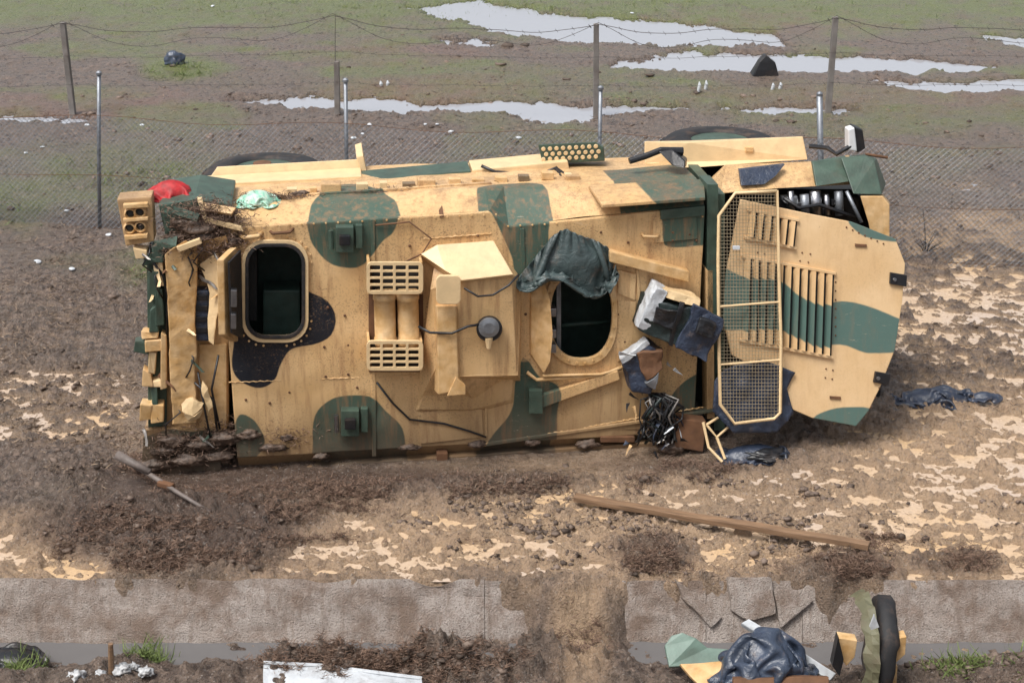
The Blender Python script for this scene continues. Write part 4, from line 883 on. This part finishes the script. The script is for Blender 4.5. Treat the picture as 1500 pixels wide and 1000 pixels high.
bm = bmesh.new(); box(bm, q[1].lerp(q[2], .4) - pb_, (.16, .06, .05), Matrix.Rotation(-.5, 3, 'Z')); bevel(bm, .01); link('clamp', bm, M['rust'], pp)
bundle('plastic_sheet', 'crumpled navy plastic sheet on the furrowed mud beside the hood', 'plastic sheet', onG(1372, 588), (.42, .18, .16), 'navy', 21, slack=1.55, bumps=(((-.22, .02, 0), (.12, .1, .07)), ((.2, -.03, 0), (.11, .1, .09)), ((.08, .06, .05), (.1, .08, .1))), N=60)
bundle('plastic_scrap', 'small torn navy plastic scrap beyond the crumpled navy sheet', 'plastic scrap', onG(1440, 585), (.15, .08, .10), 'navy', 23, slack=1.5, N=30)
lump('rubber_scrap', 'flat torn black rubber scrap in mud below the stone guard', 'rubber scrap', onG(1118, 668), (.2, .1, .05), 25, 'black', ridge=.4, sub=4)
tw = thing('dead_sapling', 'bare dead sapling standing in mud past the truck nose', 'sapling', onG(1356, 372)); r2 = random.Random(5)
for i in range(9):
    bm = bmesh.new(); h = .62 if i == 0 else r2.uniform(.1, .3); dx, dy = (-.1, 0) if i == 0 else (r2.uniform(-.2, .25), r2.uniform(-.15, .15))
    tube(bm, [Vector((0, 0, -.02)), Vector((dx * .4, dy * .5, h * .5)), Vector((dx, dy, h))], [.009, .006, .003], 5); link('twig', bm, M['rubber'], tw)
# ------------------------------------------------------------------ fences
def fline(px, py_top, h):                                # foot of an upright of height h whose top shows at the pixel
    d = ray(px, py_top); t = (h - H) / d.z; return Vector((d.x * t, d.y * t, 0))
cf = thing('chain_link_fence', 'thin chain-link fence on slim steel posts just behind the truck', 'fence', (0, 19, 0)); fo = Vector((0, 19, 0))
PL, PR = fline(136, 110, 2.15), fline(1214, 140, 2.15); dirf = (PR - PL).normalized(); spc = (PR - PL).length / 3
for k in range(-1, 5):
    kx = (-235, 141, 507, 877, 1211, 1580)[k + 1]; rx_ = (kx - 750) / F; d0 = ray(kx, 300); mm = d0.x / d0.y; tq = (mm * PL.y - PL.x) / (dirf.x - mm * dirf.y)
    p = PL + dirf * tq - fo; lean = Vector(((.05, .02, 0), (-.22, 0, 0), (-.06, 0, 0), (.01, .02, 0), (.20, 0, 0), (0, 0, 0))[k + 1]); bm = bmesh.new()
    tube(bm, [p + Vector((0, 0, -.1)) + lean * 0, p + Vector((0, 0, 1.1)) - lean * .5, p + Vector((0, 0, 2.15)) - lean], .026 if k < 3 else .038, 10); po = link('post', bm, M['galv'], cf, sm=True)
    bm = bmesh.new(); lathe(bm, [(.04, 0), (.04, .03), (.015, .05)], p + Vector((0, 0, 2.15)) - lean, (0, 0, 1), 10); link('cap', bm, M['galv'], po)
W0, W1, MH, ce = -spc * 1.0, spc * 4.0, 1.62, .075
V, Fc = [], []
def wire(p, q, r):
    d = (q - p).normalized(); u = d.cross(Vector((0, 1, 0))).normalized() * r; v = Vector((0, -r, 0)); b0 = len(V)
    for e in (p, q): V.extend([e + u, e - u * .5 + v, e - u * .5 - v])
    for k in range(3): Fc.append((b0 + k, b0 + (k + 1) % 3, b0 + 3 + (k + 1) % 3, b0 + 3 + k))
tt = W0 - MH
def sag(t, z): return z * (1 - .05 * math.sin((t - W0) / spc * math.pi) ** 2)
while tt < W1:
    for s in (1, -1):
        ts = [(tt + MH * k / 3 if s > 0 else tt + MH - MH * k / 3, MH * k / 3) for k in range(4)]
        for (t0, z0), (t1, z1) in zip(ts, ts[1:]):
            if W0 <= min(t0, t1) and max(t0, t1) <= W1:
                wire(PL + dirf * t0 + Vector((0, .035 * math.sin(t0 * 2 + z0 * 3) - .03, sag(t0, z0))) - fo, PL + dirf * t1 + Vector((0, .035 * math.sin(t1 * 2 + z1 * 3) - .03, sag(t1, z1))) - fo, .0030)
    tt += ce
tag(np_mesh('wire_mesh', [tuple(v) for v in V], Fc, M['galv'], cf), None, None, kind='stuff')
for z in (.05, .8, MH):
    bm = bmesh.new(); tube(bm, [PL + dirf * (W0 + (W1 - W0) * i / 40) + Vector((0, -.03, sag(W0 + (W1 - W0) * i / 40, z))) - fo for i in range(41)], .004, 5); link('line_wire', bm, M['rust'], cf)
M['wirecol'] = plain('dull_wire', (.075, .065, .06), .7)
M['post'] = plain('weathered_concrete', (.22, .20, .185), .85, dirt=.5, scale=4)
bf = thing('barbed_wire_fence', 'old barbed wire fence on weathered concrete posts across the muddy field', 'fence', (0, 26.2, 0)); bo = Vector((0, 26.2, 0))
tops = [(-310, 38), (92, 33), (488, 30), (876, 35), (1224, 25), (1600, 30)]; tp_ = []
for i, (px, py) in enumerate(tops):
    d = ray(px, py); t = 26.2 / d.y; top = Vector((d.x * t, 26.2, H + d.z * t)) - bo; lean = .03 * (i % 3 - 1)
    if i == 2: top.z = 1.0
    bm = bmesh.new(); slab(bm, [Vector((top.x - .045 + lean, -.06, top.z)), Vector((top.x + .045 + lean, -.06, top.z)), Vector((top.x + .05, -.06, -.1)), Vector((top.x - .05, -.06, -.1))], Vector((0, .12, 0))); bevel(bm, .012); link('post', bm, M['post'], bf)
    if i == 2:
        bm = bmesh.new(); tube(bm, [Vector((top.x, 0, .9)), Vector((top.x + .04, 0, 1.82))], .006, 6); link('reinforcing_bar', bm, M['wirecol'], bf); top.z = 1.8
    tp_.append(top)
for a, b in zip(tp_, tp_[1:]):
    for fz, sg, r in ((1, .20, .0055), (1.02, .50, .0045), (.66, .05, .003), (.36, .04, .003)):
        bm = bmesh.new(); pts = []
        for k in range(33):
            t = k / 32; p = a.lerp(b, t); pts.append(Vector((p.x, -.07 + .03 * math.sin(t * 31), p.z * fz - sg * 4 * t * (1 - t) * (1 + .3 * math.sin(t * 9)))))
        tube(bm, pts, r, 5)
        for k in range(1, 32, 2): tube(bm, [pts[k] + Vector((-.025, 0, .03)), pts[k] + Vector((.025, 0, -.03))], .004, 3)
        link('barbed_strand', bm, M['wirecol'], bf)
# ------------------------------------------------------------------ rubbish far out in the field
lump('rubbish_bag', 'black rubbish bag on the green patch behind the fences', 'rubbish bag', onG(256, 93), (.19, .15, .2), 31, 'bagplastic', ridge=.2, sub=4)
bm = bmesh.new(); p0 = onG(1119, 110); sc = 2200 / p0.length * .94
slab(bm, [Vector((-.26, -.1, -.03)), Vector((.27, -.12, -.03)), Vector((.22, -.1, .26)), Vector((.02, -.06, .40)), Vector((-.1, -.06, .27))], Vector((0, .35, -.02))); bevel(bm, .02); densify(bm, .1); wig(bm, .03, 3)
o = link('battered_crate', bm, M['black']); o.location = p0; tag(o, 'battered black wedge-shaped box standing at the edge of a puddle', 'box')
for k, (x, y) in enumerate(((1023, 133), (1033, 131), (557, 128), (567, 127), (1131, 131), (1142, 130))):
    bm = bmesh.new(); hgt = .17 if k < 2 else .12; p = onG(x, y)
    tube(bm, [Vector((0, 0, -.02)), Vector((.02, 0, hgt * .6)), Vector((.01, 0, hgt))], [.03, .034, .01], 8); o = link('marker_peg', bm, M['white']); o.location = p
    tag(o, 'short white marker peg standing in the field behind the fences', 'peg', 'white pegs in the far field')
r3 = random.Random(11); pts = [(128, 184), (208, 184), (62, 216), (540, 184), (623, 183), (531, 197), (518, 203), (640, 183), (98, 310), (760, 203), (160, 345), (700, 60), (1285, 320), (312, 10), (38, 225), (245, 375), (55, 385), (105, 395), (660, 195), (925, 20)]
for (x, y) in pts:
    bm = bmesh.new(); s = r3.uniform(.03, .06); bmesh.ops.create_icosphere(bm, subdivisions=2, radius=s); wig(bm, s * .6, 9, r3.random() * 50)
    for v in bm.verts: v.co.z = v.co.z * .45 + s * .3
    o = link('litter_scrap', bm, M['white']); o.location = onG(x, y); o.rotation_euler.z = r3.random() * 6
    tag(o, 'small white litter scrap lying on the brown mud by the fences', 'litter', 'litter scraps in the mud')
# ------------------------------------------------------------------ wreckage on the near bank of the ditch
def nb(px, py, dz=0):
    p = G(px, py, -.1)
    for _ in range(6): p = G(px, py, gz(p.x, p.y) + dz)
    return p
def Bk(px, py, Y):                                       # pixel to the upright plane Y
    d = ray(px, py); t = Y / d.y; return Vector((d.x * t, Y, H + d.z * t))
wa = thing('torn_wheel', 'torn-off wheel standing upright with green fender and tan brackets by the ditch', 'wheel', Bk(1287, 1010, 9.42)); wb = wa.location.copy()
ax = Vector((1, -.12, -.05)).normalized(); wc = Bk(1289, 944, 9.5) - wb; wc.z -= .02
bm = bmesh.new(); prof = [(.19, -.05), (.27, -.075), (.35, -.07), (.385, -.045), (.39, 0), (.385, .045), (.35, .07), (.27, .075), (.19, .05)]
lathe(bm, prof, wc, ax, 44, closed=True); wig(bm, .018, 5); wig(bm, .012, 17); ty = link('tyre', bm, M['rubber'], wa, sm=True)
bm = bmesh.new(); lathe(bm, [(.2, -.05), (.16, -.02), (.16, .02), (.2, .05)], wc, ax, 28); link('rim', bm, M['green'], wa)
bm = bmesh.new(); n_ = 16; ga = []
for k in range(n_ + 1):
    a = math.radians(-20 + 150 * k / n_); d = Vector((0, -math.cos(a), math.sin(a))); ga.append([bm.verts.new(wc + d * r + Vector((x, 0, 0))) for r, x in ((.42 + .02 * math.sin(k * 2.1), -.10), (.41, -.15), (.37, -.20 - .015 * math.sin(k * 1.7)), (.40, -.10))])
for a, b in zip(ga, ga[1:]):
    for k in range(4): bm.faces.new((a[k], a[(k + 1) % 4], b[(k + 1) % 4], b[k]))
bm.faces.new(ga[0]); bm.faces.new(ga[-1][::-1]); M['olive'] = plain('weathered_olive_paint', (.15, .145, .085), .6, dirt=.6, scale=6); link('fender', bm, M['olive'], wa)
for L in ([(1229, 934), (1256, 938), (1252, 962), (1240, 975), (1228, 960)], [(1305, 936), (1328, 932), (1326, 958), (1306, 976)], [(1302, 975), (1315, 975), (1313, 1005), (1300, 1005)]):
    bm = bmesh.new(); slab(bm, [Bk(x, y, 9.25) - wb for x, y in L], Vector((0, .09, 0))); bevel(bm, .006); link('bracket', bm, M['tan'], wa)
bm = bmesh.new(); slab(bm, [Bk(x, y, 9.2) - wb for x, y in [(1219, 975), (1228, 932), (1236, 965), (1230, 990)]], Vector((0, .08, 0))); link('rubber_flap', bm, M['black'], wa)
bm = bmesh.new(); slab(bm, [Bk(x, y, 9.05) - wb for x, y in [(1274, 918), (1281, 900), (1288, 918), (1276, 922)]], Vector((0, .02, 0))); link('white_shard', bm, M['white'], wa)
bundle('bin_bag', 'full navy black bin bag slumped on wreckage at the ditch edge', 'bin bag', Bk(1120, 994, 9.30), (.32, .22, .40), 'bagplastic', 41, slack=1.42, N=64, steps=45)
def boardp(name, label, cat, L, Y0, vec, mat, wg=.01):
    bm = bmesh.new(); P = [Bk(x, y, yy) for x, y, yy in L]; c = sum(P, Vector()) / len(P); slab(bm, [p - c for p in P], Vector(vec)); bevel(bm, .006); densify(bm, .06); wig(bm, wg, 5)
    o = link(name, bm, M[mat]); o.location = c; return tag(o, label, cat)
M['sage'] = plain('sage_green_paint', (.16, .235, .195), .5, dirt=.35, scale=5)
boardp('bent_green_panel', 'bent sage green metal panel with a rounded corner beside the bin bag', 'panel', [(974, 944, 9.6), (984, 930, 9.65), (1000, 926, 9.65), (1020, 934, 9.62), (1035, 948, 9.6), (1068, 950, 9.6), (1066, 972, 9.5), (980, 976, 9.45)], 0, (0, .02, -.03), 'sage')
boardp('tan_panel', 'flat tan painted metal panel in front of the bent green panel', 'panel', [(996, 972, 9.42), (1060, 968, 9.42), (1085, 1004, 9.2), (1030, 1008, 9.2)], 0, (0, .02, -.03), 'tan')
boardp('rusty_beam', 'rusty flat beam lying beneath the bin bag', 'beam', [(1075, 992, 9.08), (1215, 990, 9.1), (1215, 1003, 9.05), (1075, 1005, 9.03)], 0, (0, .06, -.03), 'rust')
boardp('white_strip', 'chipped white strip sticking out behind the bin bag', 'strip', [(1086, 912, 9.66), (1097, 906, 9.66), (1225, 985, 9.3), (1216, 996, 9.3)], 0, (0, .02, -.04), 'white', .004)
ws = boardp('white_sheet_metal', 'pale blue white folded sheet metal panel on brown roots', 'sheet metal', [(386, 972, 9.25), (400, 968, 9.3), (500, 978, 9.27), (618, 994, 9.2), (618, 1020, 8.95), (386, 1020, 8.95)], 0, (0, .015, -.03), 'white', .015)
bm = bmesh.new(); tube(bm, [Bk(x, y, yy) - ws.location for x, y, yy in [(386, 970, 9.26), (470, 974, 9.28), (618, 993, 9.2)]], .014, 6); link('folded_edge', bm, M['white'], ws)
bundle('black_sheeting', 'crumpled flat black sheeting lying in the ditch water beside weeds', 'sheeting', nb(18, 968), (.24, .14, .10), 'black', 61, slack=1.5, N=34)
for i, (x, y, s) in enumerate(((165, 974, .038), (180, 984, .05), (196, 978, .034), (214, 986, .042), (148, 988, .03), (112, 994, .05))):
    lump('crumpled_bag', 'crumpled white plastic rubbish by the grass tuft at the ditch', 'plastic bag', nb(x, y), (s * 1.2, s, s), 50 + i, 'oldwhite', sub=4, ridge=.5)['group'] = 'white rubbish by the ditch'
bm = bmesh.new(); p = nb(163, 985); tube(bm, [Vector((0, 0, -.05)), Vector((.01, 0, .12)), Vector((.02, 0, .25))], [.025, .022, .018], 8); o = link('wooden_stake', bm, M['wood']); o.location = p; tag(o, 'short dark wooden stake standing beside the white rubbish', 'stake')

# ------------------------------------------------------------------ roots, straw, clods, grass
def field(n, boxes, seed):
    rs = np.random.RandomState(seed); out = []
    for (cx, cy, rx, ry, wgt) in boxes:
        k = int(n * wgt); a = rs.rand(k) * 6.283; r = np.sqrt(rs.rand(k)) * (.55 + .45 * rs.rand(k)); px, py = cx + rx * r * np.cos(a), cy + ry * r * np.sin(a)
        zz = np.full(k, -.05 if cy > 920 else .06)
        for _ in range(4 if cy > 920 else 2):
            aa = (500 - py) / F; dx, dy, dz = (px - 750) / F, cT + aa * sT, -sT + aa * cT; t = (zz - H) / dz; x, y = dx * t, dy * t; zz = ground_h(x, y)
        P_ = np.stack([x, y, zz], 1); keep = fbm(x * 2.6, y * 4.2, 90, 3) > (-.15 + .5 * rs.rand(k) - .35 * (cy > 920)); out.append(P_[keep])
    return np.concatenate(out), rs
def fibre_mat(name, a, b):
    n = NT(name); g = n.n('ShaderNodeNewGeometry').outputs['Random Per Island']; return n.done(n.mix(g, a, b), .75)
M['root'] = fibre_mat('dead_roots', (.06, .034, .024), (.23, .145, .10)); M['grassblade'] = fibre_mat('grass_blades', (.075, .115, .025), (.16, .20, .06)); M['straw'] = fibre_mat('dry_straw', (.10, .065, .045), (.30, .22, .15))
def scatter(name, n, boxes, seed, L, Wd, up, mat, lift=0):
    P, rs = field(n, boxes, seed); k = len(P); a = rs.rand(k) * 6.283
    D = np.stack([np.cos(a), np.sin(a), up * (.2 + rs.rand(k))], 1) * (L * (.4 + rs.rand(k)))[:, None]
    P[:, 2] += lift * rs.rand(k); V, Fc = ribbons(P, D, Wd * (.5 + rs.rand(k)), k)
    return tag(np_mesh(name, V, Fc, M[mat]), None, None, kind='stuff')
o = scatter('dead_roots', 70000, [(240, 785, 230, 75, .28), (420, 735, 230, 40, .14), (640, 960, 230, 26, .16), (500, 965, 160, 26, .10), (960, 815, 75, 38, .06), (1210, 835, 90, 26, .06), (400, 862, 420, 9, .05), (1350, 862, 160, 9, .02), (700, 715, 350, 22, .08), (200, 700, 40, 36, .06), (1000, 690, 120, 20, .04), (1400, 830, 70, 22, .04), (850, 945, 60, 30, .03), (1270, 850, 50, 40, .03)], 3, .045, .0021, .6, 'root', .035)
o['label'] = 'matted brown dead roots and stalks on the mud'; o['category'] = 'dead vegetation'
o = scatter('field_straw', 26000, [(750, 330, 900, 320, .5), (100, 500, 200, 250, .25), (1420, 480, 150, 200, .15), (1000, 760, 500, 90, .1)], 5, .07, .0035, .35, 'straw', .015)
o['label'] = 'thin scattered straw over the churned field'; o['category'] = 'straw'
o = scatter('grass', 9000, [(750, 15, 900, 22, .45), (265, 105, 65, 14, .10), (190, 262, 160, 40, .10), (30, 300, 70, 40, .05), (215, 960, 38, 16, .10), (40, 975, 40, 14, .05), (240, 395, 70, 25, .05), (1420, 980, 90, 16, .10)], 6, .075, .0035, 1.4, 'grassblade')
o['label'] = 'short green grass patches in the muddy field'; o['category'] = 'grass'
# soil clods
P, rs = field(16000, [(750, 350, 950, 330, .35), (1000, 760, 560, 100, .25), (250, 780, 250, 70, .15), (600, 955, 260, 26, .12), (1420, 970, 100, 24, .05), (80, 620, 180, 120, .08)], 9)
bm = bmesh.new(); bmesh.ops.create_icosphere(bm, subdivisions=1, radius=1); bv_ = np.array([v.co for v in bm.verts]); bf_ = np.array([[v.index for v in f.verts] for f in bm.faces]); bm.free()
k = len(P); sz = (.008 + .03 * rs.rand(k) ** 5) * (1 + np.clip(P[:, 1] - 14, 0, 30) * .09); V = bv_[None] * (sz[:, None, None]) * (1 + .35 * rs.randn(k, len(bv_), 1)) * np.array([1.2, 1.0, .7]) + P[:, None]
Fc = (np.arange(k)[:, None, None] * len(bv_) + bf_[None]).reshape(-1, 3); M['clod'] = fibre_mat('soil_clods', (.05, .034, .025), (.19, .14, .11))
o = tag(np_mesh('soil_clods', V.reshape(-1, 3), Fc, M['clod'], sm=True), 'small loose soil clods over the churned mud', 'soil', kind='stuff')
# roots and mud caught on the truck (a part of what lies on it)
def caught(name, label, spots, n, seed):
    rs = np.random.RandomState(seed); Ps = []
    for (px, py, yd, rx, ry, wgt) in spots:
        for _ in range(int(n * wgt)): v = TW(T(px + rs.randn() * rx * .5, py + rs.randn() * ry * .5, yd + rs.randn() * .03)); Ps.append(v)
    P = np.array(Ps); k = len(P); D = rs.randn(k, 3) * [1, .8, .5]; D = D / np.linalg.norm(D, axis=1)[:, None] * (.02 + .045 * rs.rand(k))[:, None]
    V, Fc = ribbons(P, D, .0026 * (.5 + rs.rand(k)), k); o = np_mesh(name, V, Fc, M['root']); return tag(o, label, 'dead vegetation', kind='stuff')
bm = bmesh.new(); r5 = random.Random(3); M['wetmud'] = plain('wet_mud', (.13, .085, .06), .55, dirt=0, bump=.9, bscale=45, var=.6, scale=25)
for (px, py, yd, s_) in [(268, 326, .0, .11), (292, 332, -.02, .13), (318, 322, .0, .10), (330, 310, .05, .09), (300, 345, -.03, .10), (262, 346, 0, .08), (340, 352, -.05, .07), (278, 312, .05, .10), (400, 288, .42, .05), (440, 284, .45, .06), (560, 284, .42, .05), (600, 284, .45, .07), (640, 280, .48, .09), (670, 278, .5, .10), (700, 276, .5, .08), (735, 272, .5, .06), (760, 274, .45, .05), (620, 292, .36, .05), (330, 640, .0, .12), (365, 636, -.03, .10), (300, 650, .0, .10), (240, 660, .0, .09), (420, 640, -.03, .06), (1010, 640, -.15, .12), (985, 655, -.2, .10), (860, 650, -.03, .08), (300, 400, .05, .05), (255, 645, .0, .11), (280, 672, .0, .13), (225, 680, .02, .11), (320, 668, .0, .10), (400, 655, -.04, .08), (470, 668, -.04, .06), (600, 655, -.04, .06), (700, 650, -.04, .07), (780, 648, -.04, .06)]:
    b2 = crumple(TW(T(px, py, yd)) , (s_ * r5.uniform(1, 1.6), s_ * .6, s_ * .5), r5.random() * 60, RY, ridge=.5, flat=False, sub=3, fr=4); me_ = bpy.data.meshes.new('tmp'); b2.to_mesh(me_); b2.free(); bm.from_mesh(me_); bpy.data.meshes.remove(me_)
tag(link('caught_mud', bm, M['wetmud'], sm=True), 'wet brown mud clumps stuck along the truck edges', 'mud', kind='stuff')
caught('caught_roots', 'brown roots and mud caught along the truck\'s upper edge', [(300, 330, -.04, 60, 30, .30), (310, 312, .0, 50, 20, .16), (330, 355, -.06, 30, 18, .08), (400, 290, .36, 60, 8, .10), (640, 285, .45, 110, 9, .22), (700, 278, .5, 60, 8, .08), (290, 400, .02, 20, 20, .03), (330, 640, .0, 45, 25, .08), (265, 655, -.01, 70, 34, .14), (270, 365, -.08, 40, 16, .06), (420, 640, -.03, 40, 14, .04)], 9000, 2)
